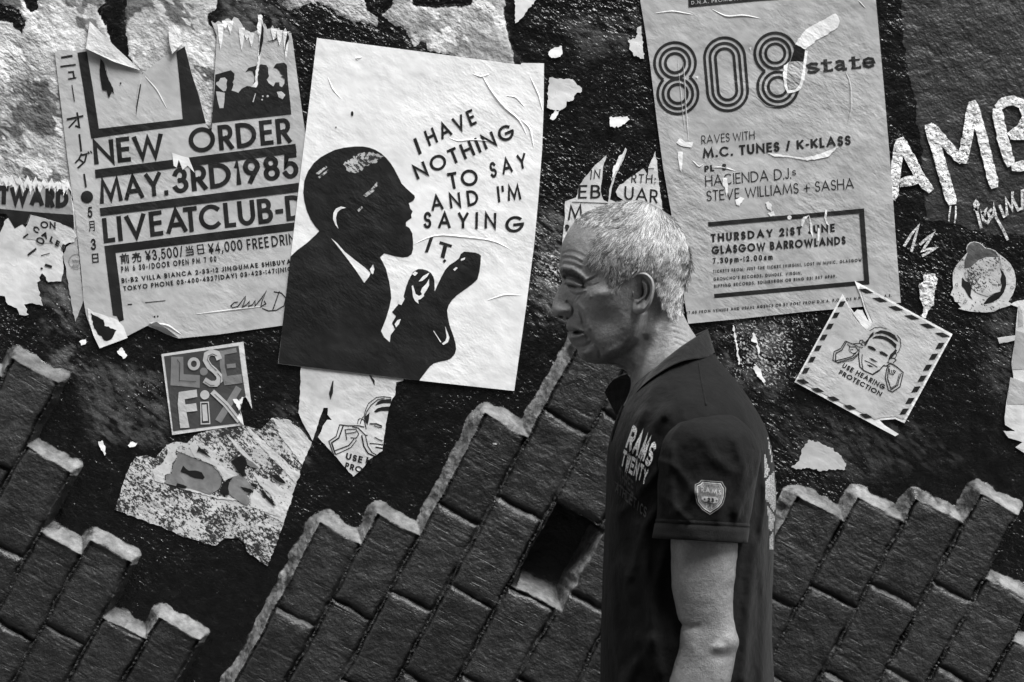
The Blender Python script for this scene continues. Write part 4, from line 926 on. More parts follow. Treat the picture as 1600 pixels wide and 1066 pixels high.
# --- H, I, J: layers of torn paper at the left edge ----------------------------
zH = zm(0, 240, 5.922)
top = []; r = random.Random(5)
for i in range(23):
    x = -150 + i * 37; top.append((x, 228 + x * .105 + (-38 if i % 2 else 30) + r.uniform(-16, 16)))
H_out = zH(top + [(668, 310), (664, 420), (690, 500), (690, 690), (670, 692), (560, 640), (420, 596), (280, 560), (250, 650), (200, 660), (140, 695), (60, 560), (-150, 500)])
Hs = sheet("torn_poster", H_out, .0018, BARE, "strip of torn grey poster with heavy black capitals at the left edge of the photo", "poster")
h0 = Flat(.0022); h0.poly(zH([(x, y + 62 + (i % 3) * 9) for i, (x, y) in enumerate(top)] + [(660, 350), (664, 430), (685, 570), (-150, 505)])); h0.build("printed_ground", paper_mat("mid grey print", .24, amp=1.2), Hs)
h1 = Flat(.0027)
text(h1, "STWARD", zH([(-95, 462)])[0], zH([(636, 508)])[0], (.8, -29), .27, .08)
h1.poly(zH([(-150, 500), (0, 512), (340, 545), (684, 568), (690, 690), (670, 692), (560, 640), (420, 596), (280, 562), (250, 650), (200, 660), (140, 695), (60, 560), (-150, 545)]))
h1.build("lettering", INKB, Hs)
h2 = Flat(.0032); r = random.Random(9)
for i in range(16):
    x = -20 + i * 43; y = 240 + x * .1; L = r.uniform(30, 120); b_ = r.uniform(14, 36); x += r.uniform(-14, 14); h2.poly(jag(zH([(x - b_, y + r.uniform(-30, 10)), (x + b_, y + r.uniform(-30, 10)), (x + b_ * r.uniform(.1, .7), y + L * r.uniform(.4, .7)), (x + r.uniform(-12, 12), y + L), (x - b_ * r.uniform(.2, .7), y + L * r.uniform(.4, .6))]), .5, 2, i))
h2.split("torn_strip", BARE, Hs)
I_out = zH([(-120, 740), (0, 740), (20, 700), (60, 610), (110, 580), (145, 615), (150, 680), (210, 655), (235, 690), (270, 640), (285, 566), (420, 598), (560, 642), (670, 695), (712, 770), (690, 820), (600, 850), (580, 960), (590, 1066)]) + [(96, 440), (76, 441), (66, 427), (59, 446), (67, 478), (52, 474), (38, 476), (45, 492), (31, 492), (27, 482), (13, 476), (8, 463), (-20, 460)]
I = sheet("peeling_sheet", jag(I_out, .8, 4, 3), .0024, P_WHITE, "ragged white paper with a few rotated sale letters, under the heavy capitals at the left", "paper")
i0 = Flat(.0028); i0.poly(zH([(288, 568), (420, 600), (520, 640), (490, 720), (600, 850), (585, 900), (560, 850), (480, 830), (400, 830), (330, 800), (240, 790), (250, 680)])); i0.build("printed_ground", P_NEWSY, I)
i1 = Flat(.0033); Q = lambda x, y: zH([(x, y)])[0]
text(i1, "ON", Q(378, 690), Q(520, 700), (0, -11), .2); text(i1, "CALES", Q(305, 712), Q(600, 905), (3, -8.5), .22, .35); text(i1, "O", Q(335, 825), Q(412, 850), (2, -10), .2)
for st, w in (([(220, 780), (265, 745)], 2.4), ([(262, 940), (340, 880)], 3), ([(420, 1030), (485, 1050)], 4), ([(380, 1062), (400, 1066)], 3), ([(385, 945), (465, 925)], 1.4)): i1.stroke(zH(st), w)
i1.build("lettering", INK, I)
J = sheet("faded_strip", jag([(112, 345), (118, 334), (123, 400), (127, 440), (131, 468), (126, 482), (118, 503), (113, 480), (108, 452), (104, 425), (99, 400), (104, 386), (117, 378)], .5, 4, 1), .0012, P_NUM, "narrow light grey strip of paper beside the concert poster's left edge", "paper")
j0 = Flat(.0019); j0.stroke(arc(119.5, 409, 11.5, 11.5, 60, 300, 20), .9)
for k in range(4): j0.stroke([(113.5 + 2.6 * k, 406 + (k % 2)), (115.5 + 2.6 * k, 408 - (k % 2)), (115 + 2.6 * k, 410)], 1.2); j0.stroke([(113 + 2.6 * k, 415 - (k % 2)), (115 + 2.6 * k, 417), (115.5 + 2.6 * k, 413)], 1.3)
j0.build("round_stamp", GREYINK, J)

# --- K: white poster behind the man's head ---------------------------------------
K_out = [(947.5, 243), (942, 262), (940, 285), (938.5, 300), (943, 313), (950, 316), (952, 296), (957, 280), (965, 262), (970, 246), (977, 231), (979.5, 234), (974, 250), (963, 272), (957, 290), (953, 312), (962, 316), (974, 313), (965, 307), (962, 300), (968, 289), (984, 278), (996, 270), (1005, 263), (1012, 275), (1013, 262), (1018, 250), (1024, 236), (1034, 320), (1040, 420), (880, 430), (878.5, 378), (882, 345), (883, 315), (900, 309), (905, 290), (915, 276), (930, 258)]
Kp = sheet("club_poster", jag(K_out, .4, 5, 2), .0016, P_WHITE, "torn white poster of thin black capitals, half hidden behind the man's head", "poster")
k = Flat(.0020)
text(k, "IN", (922, 281), (937, 279), (1.5, -15), .13, .3); text(k, "EB", (903, 310.5), (938, 310), (1, -21), .13, .2); text(k, "R", (947, 310), (950, 310), (1, -18), .13)
text(k, "RTH:", (986, 286), (1024, 287), (1, -14), .12, .25); text(k, "UAR", (975, 312), (1027, 318), (1, -21), .13, .15); k.stroke([(894, 316), (950, 318)], 1.2); k.stroke([(1000, 263), (1022, 264)], 1.1)
text(k, "M", (887, 345), (910, 343), (1, -24), .14); text(k, "9", (882.5, 361), (889.5, 361), (0, -10), .28)
k.build("lettering", INK, Kp)

# --- L: striped poster at the right edge -----------------------------------------
L_out = [(1578, 476), (1590, 470), (1690, 458), (1690, 722), (1600, 708), (1586, 699), (1597, 691), (1575, 684), (1567, 673), (1586, 674), (1570, 664), (1569, 652), (1571, 635), (1577, 597), (1583, 590), (1580, 570), (1585, 532), (1561, 537), (1558, 528), (1586, 524), (1590, 480)]
Lp = sheet("checkered_poster", jag(L_out, .3, 6, 2), .0026, P_WHITE, "torn poster with big grey and white squares, cut by the right edge of the photo", "poster")
l = Flat(.0030); zL = zm(1540, 460, 4.1)
l.poly(zL([(195, 232), (400, 300), (400, 470), (166, 482)])); l.poly(zL([(155, 532), (190, 540), (400, 640), (400, 705), (135, 702)])); l.poly(zL([(210, 72), (232, 110), (238, 200), (205, 210)]))
l.split("grey_square", P_NUM, Lp)

# --- M: life ring sticker ------------------------------------------------------------
zM = zm(1470, 360, 7.615)
ring = [(515 + 378 * math.cos(math.radians(q)), 630 + 342 * math.sin(math.radians(q))) for q in range(0, 360, 6)]
M_out = zM([(312, 265), (300, 220), (312, 178), (345, 145), (395, 132), (450, 145), (495, 175), (525, 205), (590, 218), (650, 245), (690, 285), (760, 335), (825, 400), (868, 480), (890, 570), (885, 670), (855, 760), (800, 850), (830, 870), (850, 885), (760, 915), (690, 935), (630, 968), (520, 978), (430, 972), (340, 965), (270, 950), (205, 932), (240, 918), (215, 890), (200, 868), (240, 862), (165, 850), (150, 800), (112, 770), (125, 735), (145, 690), (138, 600), (142, 500), (180, 420), (240, 350)])
Ms = sheet("ring_sticker", M_out, .0020, P_RING, "round cut-out sticker of a life ring round a head in a bobble hat", "sticker")
m = Flat(.0024)
m.poly(zM([(318, 268), (308, 222), (320, 182), (350, 152), (395, 142), (445, 152), (490, 182), (520, 215), (600, 230), (650, 258), (690, 320), (540, 318), (450, 350), (350, 440), (275, 450), (282, 350)])); m.build("knitted_hat", paper_mat("dark hat print", .07, amp=2), Ms)
m = Flat(.0024)
m.poly(zM([(250, 560), (290, 605), (340, 620), (360, 690), (350, 780), (380, 830), (330, 790), (280, 700), (245, 660)])); m.poly(zM([(700, 450), (740, 500), (770, 560), (775, 650), (745, 740), (690, 810), (600, 860), (500, 880), (560, 800), (640, 750), (700, 730), (722, 660), (702, 590), (720, 530)])); m.split("dark_gap", HOLE, Ms)
m = Flat(.0026); m.poly(zM([(350, 440), (450, 352), (540, 320), (690, 322), (696, 450), (718, 530), (700, 580), (718, 660), (700, 730), (640, 745), (550, 788), (440, 750), (360, 690), (340, 615), (295, 580), (280, 500), (310, 462)])); m.build("printed_face", P_SCUFF, Ms)
m = Flat(.0030)
for p in ((812, 462), (840, 684), (286, 848), (184, 648), (228, 432)): m.stroke([(a, b) for a, b in arc(zM([p])[0][0], zM([p])[0][1], 2, 2, 0, 360, 10)[:-1]], .9, True)
m.stroke(zM([(690, 300), (705, 400), (740, 500)]), 1); m.stroke(zM([(560, 465), (620, 470)]), 2); m.stroke(zM([(610, 640), (665, 650)]), 1.6); m.stroke(zM([(400, 570), (440, 590)]), 1.5); m.stroke(zM([(320, 500), (345, 545), (320, 570)]), 1.4)
m.split("printed_line", GREYINK, Ms)

# --- scraps of paper -------------------------------------------------------------------
z2 = zm(1150, 650, 2.562); z8 = zm(800, 0, 4.44); z6 = zm(1100, 480, 6.66)
SC = [
 (z2([(220, 205), (250, 182), (265, 130), (295, 95), (340, 110), (380, 128), (410, 150), (440, 190), (436, 215), (370, 213), (340, 222), (295, 208), (240, 214)]), "pale dome-shaped scrap of paper above the right-hand brickwork", P_NEWSY),
 (z8([(258, 542), (340, 546), (420, 550), (445, 580), (485, 615), (484, 636), (450, 645), (430, 670), (422, 700), (380, 705), (375, 740), (330, 770), (290, 765), (245, 750), (250, 640)]), "squarish pale scrap right of the quotation poster's edge", P_WHITE),
 (z8([(675, 818), (740, 812), (800, 808), (818, 830), (780, 862), (735, 888), (680, 880)]), "small white wedge of paper above the man's head", BARE),
 (z8([(255, 360), (270, 345), (310, 330), (345, 320), (350, 360), (335, 395), (275, 404), (252, 380)]), "thumb-sized scrap above the quotation poster's top right corner", BARE),
 ([(804, -30), (860, -30), (838, 0), (828, 12), (816, 28), (805, 37)], "white paper corner cut off by the top edge of the photo", P_WHITE),
 (z8([(805, 280), (860, 260), (872, 190), (895, 180), (915, 410), (870, 395), (840, 380), (815, 330)]), "small rough scrap at the left edge of the numerals poster", P_SPECK2),
 (z6([(298, 185), (308, 190), (322, 235), (350, 420), (378, 590), (358, 600), (335, 420), (310, 280)]), "long thin sliver of white paper behind the man's collar", BARE),
 (z6([(500, 275), (515, 264), (530, 285), (548, 335), (582, 460), (565, 492), (556, 440), (540, 405), (548, 370), (490, 355)]), "hooked white sliver below the numerals poster", BARE),
 (z6([(515, 620), (545, 612), (575, 640), (602, 715), (640, 775), (620, 790), (585, 750), (550, 720), (530, 670)]), "white streak of paper below the hooked sliver", BARE),
 (z8([(300, 766), (326, 775), (310, 805), (285, 836), (262, 826), (275, 795)]), "tiny white stub hanging under the squarish scrap", BARE),
 ([(968, 243), (976, 238), (972, 251), (962, 268), (955, 283), (957, 268)], "curved white strip of torn paper just above the man's head", BARE),
 ([(183, 549), (190, 543), (195, 549), (199, 556), (193, 561), (187, 555)], "tiny white fleck under the concert poster's torn corner", BARE),
 ([(154, 690), (160, 688), (165, 700), (164, 712), (158, 703)], "slim white fleck left of the scraped poster", BARE),
 ([(200, 696), (207, 690), (215, 692), (212, 697), (203, 699)], "small white fleck at the scraped poster's upper left edge", BARE),
 ([(124, 534), (131, 531), (136, 528), (134, 538), (127, 540)], "curled white fleck left of the concert poster's bottom corner", BARE),
]
for k, (pts, lab, mt) in enumerate(SC):
    o = Flat(.0021); o.poly(jag(pts, .8, 2.5, k), .0012)
    ox = sum(p[0] for p in pts) / len(pts); oy = sum(p[1] for p in pts) / len(pts)
    q = obj("paper_scrap", o.V, o.F, mt, None, Wp(ox, oy, 0)); tag(q, lab, "paper scrap", "torn paper scraps on the wall")

# folds where the paste did not hold

rf = Flat(.0037)
for L_, w_, h_ in (([(750, 112), (765, 140), (790, 172), (812, 186), (824, 215)], 2.4, .0026), ([(812, 186), (828, 200), (834, 232)], 1.8, .0020), ([(828, 120), (842, 150), (848, 175)], 1.6, .0018), ([(738, 116), (752, 121), (766, 116)], 1.6, .0016), ([(790, 150), (806, 152), (820, 168)], 1.5, .0015), ([(560, 95), (556, 92), (566, 90)], 2.0, .0018), ([(645, 383), (680, 366), (720, 370), (775, 376), (800, 392)], 1.9, .0016), ([(700, 215), (716, 222), (735, 218), (775, 222)], 1.7, .0016), ([(512, 120), (520, 140), (534, 156)], 1.4, .0012), ([(760, 470), (790, 460), (815, 462)], 1.6, .0013)): rf.ridge(L_, w_, h_)
rf.split('paper_crease', P_QUOTE, B)

rf = Flat(.0029)
for L_, w_, h_ in (([(1066, 80), (1070, 130), (1072, 180), (1076, 226)], 1.6, .0016), ([(1058, 90), (1064, 150), (1070, 210)], 1.2, .0012), ([(1110, 14), (1135, 28), (1160, 24), (1190, 30)], 1.9, .0018), ([(1020, 22), (1050, 18), (1085, 24)], 1.6, .0014), ([(1320, 112), (1328, 128), (1330, 168), (1324, 196)], 1.9, .0018), ([(1110, 262), (1130, 262), (1150, 268)], 1.6, .0014), ([(1080, 250), (1092, 262), (1100, 256)], 1.4, .0014), ([(1340, 1), (1352, 14)], 1.3, .0014), ([(1180, 150), (1200, 168), (1230, 166)], 1.5, .0012)): rf.ridge(L_, w_, h_)
rf.split('paper_crease', P_NUM, Cp)

rf = Flat(.0023)
for L_, w_, h_ in (([(221, 120), (217, 140), (213, 165)], 1.6, .0016), ([(225, 118), (245, 140), (262, 172)], 1.5, .0012), ([(158, 82), (165, 100), (170, 118)], 1.2, .0010), ([(232, 505), (262, 508), (285, 524)], 2.2, .0020), ([(300, 492), (350, 486), (420, 478)], 1.6, .0010)): rf.ridge(L_, w_, h_)
rf.split('paper_crease', P_NEWSY, A)
# ------------------------------------------------------------------ the man
DM = 0.57                                   # his middle plane stands this far off the wall
CD = DW - DM                                # camera to that plane
KM = K * CD / DW                            # metres per photo pixel there
def Mp(px, py, w):
    """photo pixel seen on his near side, w pixels (of KM) out from the middle plane -> metres"""
    px = np.asarray(px, float); py = np.asarray(py, float); w = np.asarray(w, float)
    s = 1 - w * KM / CD
    return np.stack([(px - 800) * KM * s, -DM - w * KM, CZ + (533 - py) * KM * s], -1)
def mirror(V):
    V = V.copy(); V[:, 1] = -2 * DM - V[:, 1]; return V
def resample(P, n, closed=True, weight=None):
    P = np.array(P, float)
    if closed: P = np.vstack([P, P[:1]])
    # Catmull-Rom through the points
    m = len(P); out = []
    for i in range(m - 1):
        p0 = P[i - 1] if i > 0 else (P[-2] if closed else P[0]); p1 = P[i]; p2 = P[i + 1]; p3 = P[i + 2] if i + 2 < m else (P[1] if closed else P[-1])
        for t in np.linspace(0, 1, 12, endpoint=False):
            out.append(.5 * ((2 * p1) + (-p0 + p2) * t + (2 * p0 - 5 * p1 + 4 * p2 - p3) * t * t + (-p0 + 3 * p1 - 3 * p2 + p3) * t ** 3))
    out.append(P[-1]); Q = np.array(out)
    d = np.r_[0, np.cumsum(np.hypot(*np.diff(Q, axis=0).T))]
    s = np.linspace(0, d[-1], n + 1 if closed else n)
    if closed: s = s[:-1]
    return np.stack([np.interp(s, d, Q[:, 0]), np.interp(s, d, Q[:, 1])], -1)

# head outline seen from his left, clockwise from the brow
HEAD = [(874.5, 414), (874, 421), (875, 427.5), (877.5, 434), (878.5, 439), (876, 445), (872, 452), (868, 461), (864.5, 470.5), (862.3, 480), (862.2, 487), (864.5, 493), (870, 496.5), (878, 499), (885, 501), (886.3, 504.5), (884.6, 509), (883.8, 512.5), (885.5, 515.5),
        (889, 517.3), (886.5, 520), (886.5, 525), (889, 531), (893, 536), (898, 541), (901.5, 545.5), (902.5, 550), (904.5, 555), (909, 561), (917, 565.5), (930, 568.5), (948, 569.5), (962, 572), (973, 577), (981, 583), (985.5, 591), (986, 602), (983.5, 613), (977.5, 628), (970, 650), (985, 690), (1040, 715), (1100, 690),
        (1118, 640), (1110, 580), (1098, 545), (1088, 527), (1079.5, 514), (1072, 500), (1067, 488), (1066, 470), (1069, 452), (1074, 436), (1078, 418), (1079, 400), (1076, 383), (1067, 362), (1054, 345), (1040, 332), (1023, 321.5), (1006, 314), (987, 313), (966, 315.5), (945, 321), (922, 329.5), (906, 339), (896, 349), (886, 364), (878.5, 381), (876.2, 393), (875.2, 403)]
B = resample(HEAD, 620)
KN = [(985, 340, 52), (985, 370, 73), (985, 400, 81), (985, 432, 79), (950, 345, 42), (945, 370, 63), (940, 400, 69), (1030, 352, 50), (1035, 382, 70), (1035, 412, 73), (1032, 440, 68), (1060, 385, 42), (1060, 412, 46), (1055, 440, 42), (1048, 468, 46), (912, 360, 36), (905, 385, 43), (893, 395, 33), (920, 400, 60), (915, 418, 58), (900, 412, 46), (884, 400, 22), (884, 416, 24),
      (884, 440, 13), (895, 440, 32), (907, 445, 46), (920, 445, 57), (940, 445, 67), (965, 445, 72), (990, 455, 74), (872, 465, 8), (878, 472, 11.5), (885, 472, 17), (895, 470, 29), (905, 470, 42), (920, 470, 56), (940, 470, 66), (970, 475, 69), (1000, 475, 69), (868, 486, 9), (876, 487, 15), (885, 488, 19), (895, 490, 26), (905, 490, 36), (920, 492, 49), (945, 495, 60), (975, 500, 64), (1000, 498, 62),
      (890, 508, 14), (900, 512, 25), (912, 518, 36), (930, 520, 48), (960, 525, 57), (990, 522, 56), (900, 532, 16), (912, 540, 26), (914, 553, 23), (930, 553, 35), (950, 552, 44), (975, 546, 47), (945, 564, 27), (970, 565, 38), (1005, 545, 51), (1030, 520, 56), (1052, 500, 46), (1030, 560, 57), (1062, 540, 48), (1000, 590, 40), (1040, 600, 62), (1085, 575, 52), (1040, 650, 75), (1000, 640, 40), (1090, 640, 60)]
cp = np.array([(x, y) for x, y, w in KN] + [tuple(p) for p in B[::5]]); cw = np.array([w * w for x, y, w in KN] + [0.0] * len(B[::5]))
def tps_fit(P, v, lam=6.0):
    n = len(P); d2 = ((P[:, None] - P[None]) ** 2).sum(-1)
    Km = .5 * d2 * np.log(d2 + 1e-9) + lam * np.eye(n) * np.r_[np.ones(n)]
    Q = np.c_[np.ones(n), P]; Ab = np.block([[Km, Q], [Q.T, np.zeros((3, 3))]])
    return np.linalg.solve(Ab, np.r_[v, 0, 0, 0])
TPS = tps_fit(cp, cw)
BW2 = B
def head_w(x, y):
    x = np.asarray(x, float).ravel(); y = np.asarray(y, float).ravel(); out = np.zeros(len(x))
    for i in range(0, len(x), 20000):
        P = np.c_[x[i:i + 20000], y[i:i + 20000]]; d2 = ((P[:, None] - cp[None]) ** 2).sum(-1)
        out[i:i + 20000] = (.5 * d2 * np.log(d2 + 1e-9)) @ TPS[:len(cp)] + TPS[len(cp)] + P @ TPS[len(cp) + 1:]
    return np.sqrt(np.maximum(out, 0))
def gau(x, y, cx_, cy_, sx, sy, rot=0):
    c_, s_ = math.cos(math.radians(rot)), math.sin(math.radians(rot)); dx = x - cx_; dy = y - cy_
    return np.exp(-(((dx * c_ + dy * s_) / sx) ** 2 + ((-dx * s_ + dy * c_) / sy) ** 2))
def crease(x, y, pts, s, curve=True):
    P = resample(pts, 24, False) if curve and len(pts) > 2 else pts
    d = seg_dist(x, y, [tuple(p) for p in P]); return np.exp(-(d / s) ** 2)
def head_features(x, y):
    """relief in pixels and skin tone"""
    h = np.zeros_like(x); tone = np.ones_like(x)
    # forehead folds
    for pts, dp in (([(876, 405), (882, 402.5), (891, 402.5), (900, 405), (909, 410)], 1.5), ([(875, 415.5), (883, 411.5), (892, 412.5), (900, 415), (908, 419)], 1.3), ([(880, 396), (890, 393), (900, 394), (914, 401)], .5)):
        h -= dp * crease(x, y, pts, 1.3); q = [(a, b - 3.6) for a, b in pts]; h += dp * .65 * crease(x, y, q, 2.2)
    # brow, socket, lids
    h += 4.2 * crease(x, y, [(879, 419), (890, 420), (900, 425), (909, 432), (914, 437)], 5)
    h -= 9.0 * crease(x, y, [(880, 434), (890, 433), (901, 437), (912, 443)], 3.4)
    h += 6.2 * crease(x, y, [(890, 440), (898, 442.5), (908, 446.5)], 3.4)
    h -= 2.6 * crease(x, y, [(884, 443.5), (892, 446), (902, 448.3), (914, 449.5)], 1.4)
    h -= 3.0 * gau(x, y, 893, 449, 6, 3); h += 2.2 * crease(x, y, [(892, 453), (902, 457), (914, 454)], 2.6)
    h -= 1.6 * crease(x, y, [(886, 451), (893, 457), (901, 460.5), (911, 458.5)], 1.4)
    h += 1.3 * crease(x, y, [(914, 437), (924, 432), (932, 427.5)], 1.6); h -= 1.2 * crease(x, y, [(914, 441), (924, 436.5), (934, 432)], 1.4)
    h -= 1.0 * crease(x, y, [(916, 446), (926, 446), (934, 443)], 1.4)
    h -= 1.2 * crease(x, y, [(902, 470), (907, 463), (911, 459.5)], 1.1); h -= .8 * crease(x, y, [(898, 468), (903, 461), (906, 459)], 1.0)
    h -= 4.0 * gau(x, y, 930, 418, 16, 14)                                    # temple
    h += 3.0 * gau(x, y, 940, 458, 22, 9, -8)                                 # cheekbone
    h -= 4.5 * gau(x, y, 948, 500, 22, 20)                                    # hollow cheek
    h += 2.5 * gau(x, y, 984, 510, 12, 22)                                    # jaw muscle
    # nose
    h += 6.0 * gau(x, y, 881, 485, 9, 6.5); h += 1.5 * gau(x, y, 868, 484, 6, 7)
    h -= 4.2 * crease(x, y, [(886, 472), (893, 477), (896, 485), (893, 492.5), (887, 497)], 2.0)
    h -= 5.0 * gau(x, y, 877, 494.5, 4.5, 2.2, 8)
    h += 2.2 * crease(x, y, [(886, 452), (893, 466), (899, 478), (903, 490), (907, 502)], 4.0)   # fold beside the nose
    h -= 1.7 * crease(x, y, [(897, 474), (903, 482), (908, 492), (911, 503), (914, 513)], 3.0)
    h += 2.2 * crease(x, y, [(903, 476), (911, 486), (917, 500), (920, 512)], 5)
    # mouth
    h += 2.6 * crease(x, y, [(886, 511), (894, 511.5), (903, 515), (909, 518)], 3.0)
    h -= 3.0 * crease(x, y, [(886, 516.6), (894, 517), (902, 517.6), (911, 520)], 1.2)
    gap = gau(x, y, 902, 520.4, 6.0, 2.0, 2); h -= 9 * gap
    h += 3.6 * crease(x, y, [(889, 527), (897, 527), (906, 525), (910, 523)], 3.4)
    h -= 1.5 * crease(x, y, [(911, 519.5), (915, 524), (918, 530)], 2.2)
    h -= 3.2 * crease(x, y, [(896, 539.5), (905, 543), (914, 542), (922, 536)], 3.4)
    h += 4.0 * gau(x, y, 913, 553, 10, 8)
    h -= 1.8 * crease(x, y, [(920, 527), (930, 538), (937, 548), (938, 558)], 3)
    # jaw line: the flesh turns in below it
    JL = [(922, 567), (938, 563), (958, 554), (978, 541), (992, 526), (1000, 508), (1003, 492)]
    jd = seg_dist(x, y, JL); side = inside(x, y, JL + [(1003, 380), (860, 380), (860, 567)])
    sd_ = np.where(side, -jd, jd)
    h -= 9.0 * sstep(-3, 11, sd_) * (1 - sstep(16, 60, sd_)) * sstep(915, 935, x)
    h += 1.5 * np.exp(-((sd_ + 5) / 6) ** 2) * sstep(925, 950, x)
    # neck cords
    h += 3.0 * crease(x, y, [(1030, 500), (1018, 545), (1000, 590), (988, 620)], 8) * sstep(500, 520, y); h -= 2.4 * crease(x, y, [(1008, 530), (998, 565), (992, 595)], 6)
    for k in range(4): h -= .7 * crease(x, y, [(1050 + k * 2, 510 + 9 * k), (1070, 516 + 9 * k), (1086, 528 + 9 * k)], 1.6)
    h += 2.0 * gau(x, y, 922.4, 464.2, 1.3, 1.3)
    h *= 1.5
    h += (fbm(x / 9, y / 9, 201) - .5) * 1.0 + (fbm(x / 2.6, y / 2.6, 205, 2) - .5) * .12
    # tone: brows, shade and highlight painted round the eye, stubble, lips, mouth
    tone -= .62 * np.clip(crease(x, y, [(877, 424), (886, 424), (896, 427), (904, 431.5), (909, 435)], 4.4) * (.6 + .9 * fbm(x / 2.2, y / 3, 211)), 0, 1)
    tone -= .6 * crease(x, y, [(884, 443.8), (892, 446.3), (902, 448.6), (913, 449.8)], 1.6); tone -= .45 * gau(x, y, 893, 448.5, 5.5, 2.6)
    tone -= .4 * crease(x, y, [(880, 431), (891, 432), (902, 436.5), (912, 443)], 2.6)  # shade of the hollow under the brow, put into the skin colour
    tone += .75 * crease(x, y, [(890, 439.5), (899, 442), (908, 445.8)], 2.2)  # highlight along the upper lid, painted as lighter skin
    tone -= .34 * sstep(485, 530, y) * sstep(880, 905, x) * (1 - sstep(985, 1010, x)) * (.5 + fbm(x / 3, y / 3, 221))
    tone -= .6 * crease(x, y, [(886, 516.6), (894, 517), (902, 518), (911, 520)], 1.3)
    tone -= .32 * crease(x, y, [(886, 511), (894, 510.5), (904, 514.5)], 2.2); tone += .28 * crease(x, y, [(889, 525), (897, 525.5), (907, 523.5)], 2.4)
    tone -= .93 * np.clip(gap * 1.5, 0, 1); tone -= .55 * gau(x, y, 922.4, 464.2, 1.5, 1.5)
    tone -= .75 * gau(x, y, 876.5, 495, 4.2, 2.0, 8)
    tone += (fbm(x / 3, y / 3, 231) - .5) * .18 + (fbm(x / 18, y / 18, 233) - .5) * .22
    return h, np.clip(tone, .03, 1.4)
HAIR = [(890, 352), (897, 344), (909, 352), (927, 352.5), (938, 355), (939, 362), (932, 380), (924, 394), (919, 404), (926, 410), (934, 413), (951, 418.5), (952, 430), (953, 444), (957, 453), (963, 451), (970, 448), (977, 434), (987, 429), (1005, 423), (1018, 428), (1024, 440), (1029, 452), (1032, 466), (1034, 476), (1040, 483), (1045, 495), (1053, 500), (1061, 494), (1070, 490), (1095, 470), (1110, 400), (1080, 320), (1000, 290), (930, 305)]
# rings from the outline in to a spine
spine = resample([(972, 392), (985, 430), (985, 480), (990, 520), (1030, 560), (1040, 620), (1042, 660)], 80, False)
si = np.array([float(np.argmin(np.hypot(*(spine - p).T))) for p in B])
ker = np.ones(61) / 61
si = np.convolve(np.r_[si[-30:], si, si[:30]], ker, 'valid')
sp = np.stack([np.interp(si, np.arange(80), spine[:, c_]) for c_ in (0, 1)], -1)
NR = 120
tt = (np.arange(NR + 1) / NR) ** 1.8
G = B[None] + (sp - B)[None] * tt[:, None, None]
gx_, gy_ = G[..., 0].ravel(), G[..., 1].ravel()
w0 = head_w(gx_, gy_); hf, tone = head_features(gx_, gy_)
edge = np.repeat(tt, len(B)); edist = np.hypot(*(G - B[None]).reshape(-1, 2).T)
nearE = sstep(0, 7, edist)
wH = np.maximum(w0 + hf * nearE, 0.0); wH[:len(B)] = 0
hairm = sstep(-3, 3, sdf(gx_, gy_, HAIR) + (fbm(gx_ / 4, gy_ / 4, 241) - .5) * 8)
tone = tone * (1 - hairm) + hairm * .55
n = len(B)
V1 = Mp(gx_, gy_, wH)
ii = np.arange(n); q = []
for k in range(NR):
    q.append(np.stack([k * n + ii, k * n + (ii + 1) % n, (k + 1) * n + (ii + 1) % n, (k + 1) * n + ii], -1))
Q1 = np.concatenate(q)
V2 = mirror(V1); off = len(V1)
Q2 = Q1[:, ::-1] + off
body_V = [V1, V2]; body_F = [Q1[:, ::-1], Q2[:, ::-1]]; body_T = [tone, tone]
# orientation check is left to recalculation below
# --- ears -------------------------------------------------------------------
EAR = [(988.5, 437), (990, 431), (994.5, 427), (1002, 424.6), (1008, 425.5), (1013, 428.5), (1019, 434.7), (1022.3, 443), (1023, 450), (1022, 459), (1019.5, 469), (1015.5, 478.5), (1010, 485.5), (1003, 490.3), (996, 491.3), (990, 488.5), (988, 484), (988.5, 477), (990, 470), (988, 464), (986.8, 457), (987.5, 451), (989, 445)]
EB = resample(EAR, 200); ec = np.array([1000.0, 456.0])
et = np.linspace(0, 1, 60)
EG = EB[None] + (ec - EB)[None] * et[:, None, None]; ex, ey = EG[..., 0].ravel(), EG[..., 1].ravel()
basew = 71 + 22 * sstep(986, 1023, ex)
ed = np.hypot(*(EG - EB[None]).reshape(-1, 2).T)
eh = np.zeros_like(ex)
eh += 5.6 * crease(ex, ey, [(990.5, 441), (991, 434), (995, 430), (1002, 428), (1010, 430), (1016.5, 436), (1019.3, 445), (1018.8, 455), (1016.5, 466), (1012, 476), (1006, 483)], 3.0)
eh += 4.6 * crease(ex, ey, [(1004, 441), (1009, 446), (1010.5, 454), (1009, 461), (1003, 466.5), (996.5, 471.5)], 2.3)
eh -= 3.6 * crease(ex, ey, [(996, 437), (1003, 434.5), (1010, 438), (1014.5, 446), (1014, 457), (1010, 468)], 2.0)
eh -= 17 * gau(ex, ey, 1000, 455, 7.5, 11, -10); eh -= 5 * gau(ex, ey, 998, 441, 6, 4)
eh += 4.5 * gau(ex, ey, 997, 483, 7, 6.5); eh += 6.5 * gau(ex, ey, 988.5, 458, 2.8, 6.5); eh += 3 * gau(ex, ey, 1005, 477, 3, 6, 25)
round_ = np.sqrt(1 - (1 - np.clip(ed / 3.0, 0, 1)) ** 2)
ew = basew - 3.0 + round_ * 3.0 + 1.35 * eh * sstep(0, 2.5, ed)
et_ = np.ones_like(ex) * 1.05 
Ve = Mp(ex, ey, ew); Vb_ = Mp(ex[:200], ey[:200], basew[:200] - 3.2); Vb2 = Mp(ec[0] + (ex[:200] - ec[0]) * .72, ec[1] + (ey[:200] - ec[1]) * .72, np.full(200, 62.0))
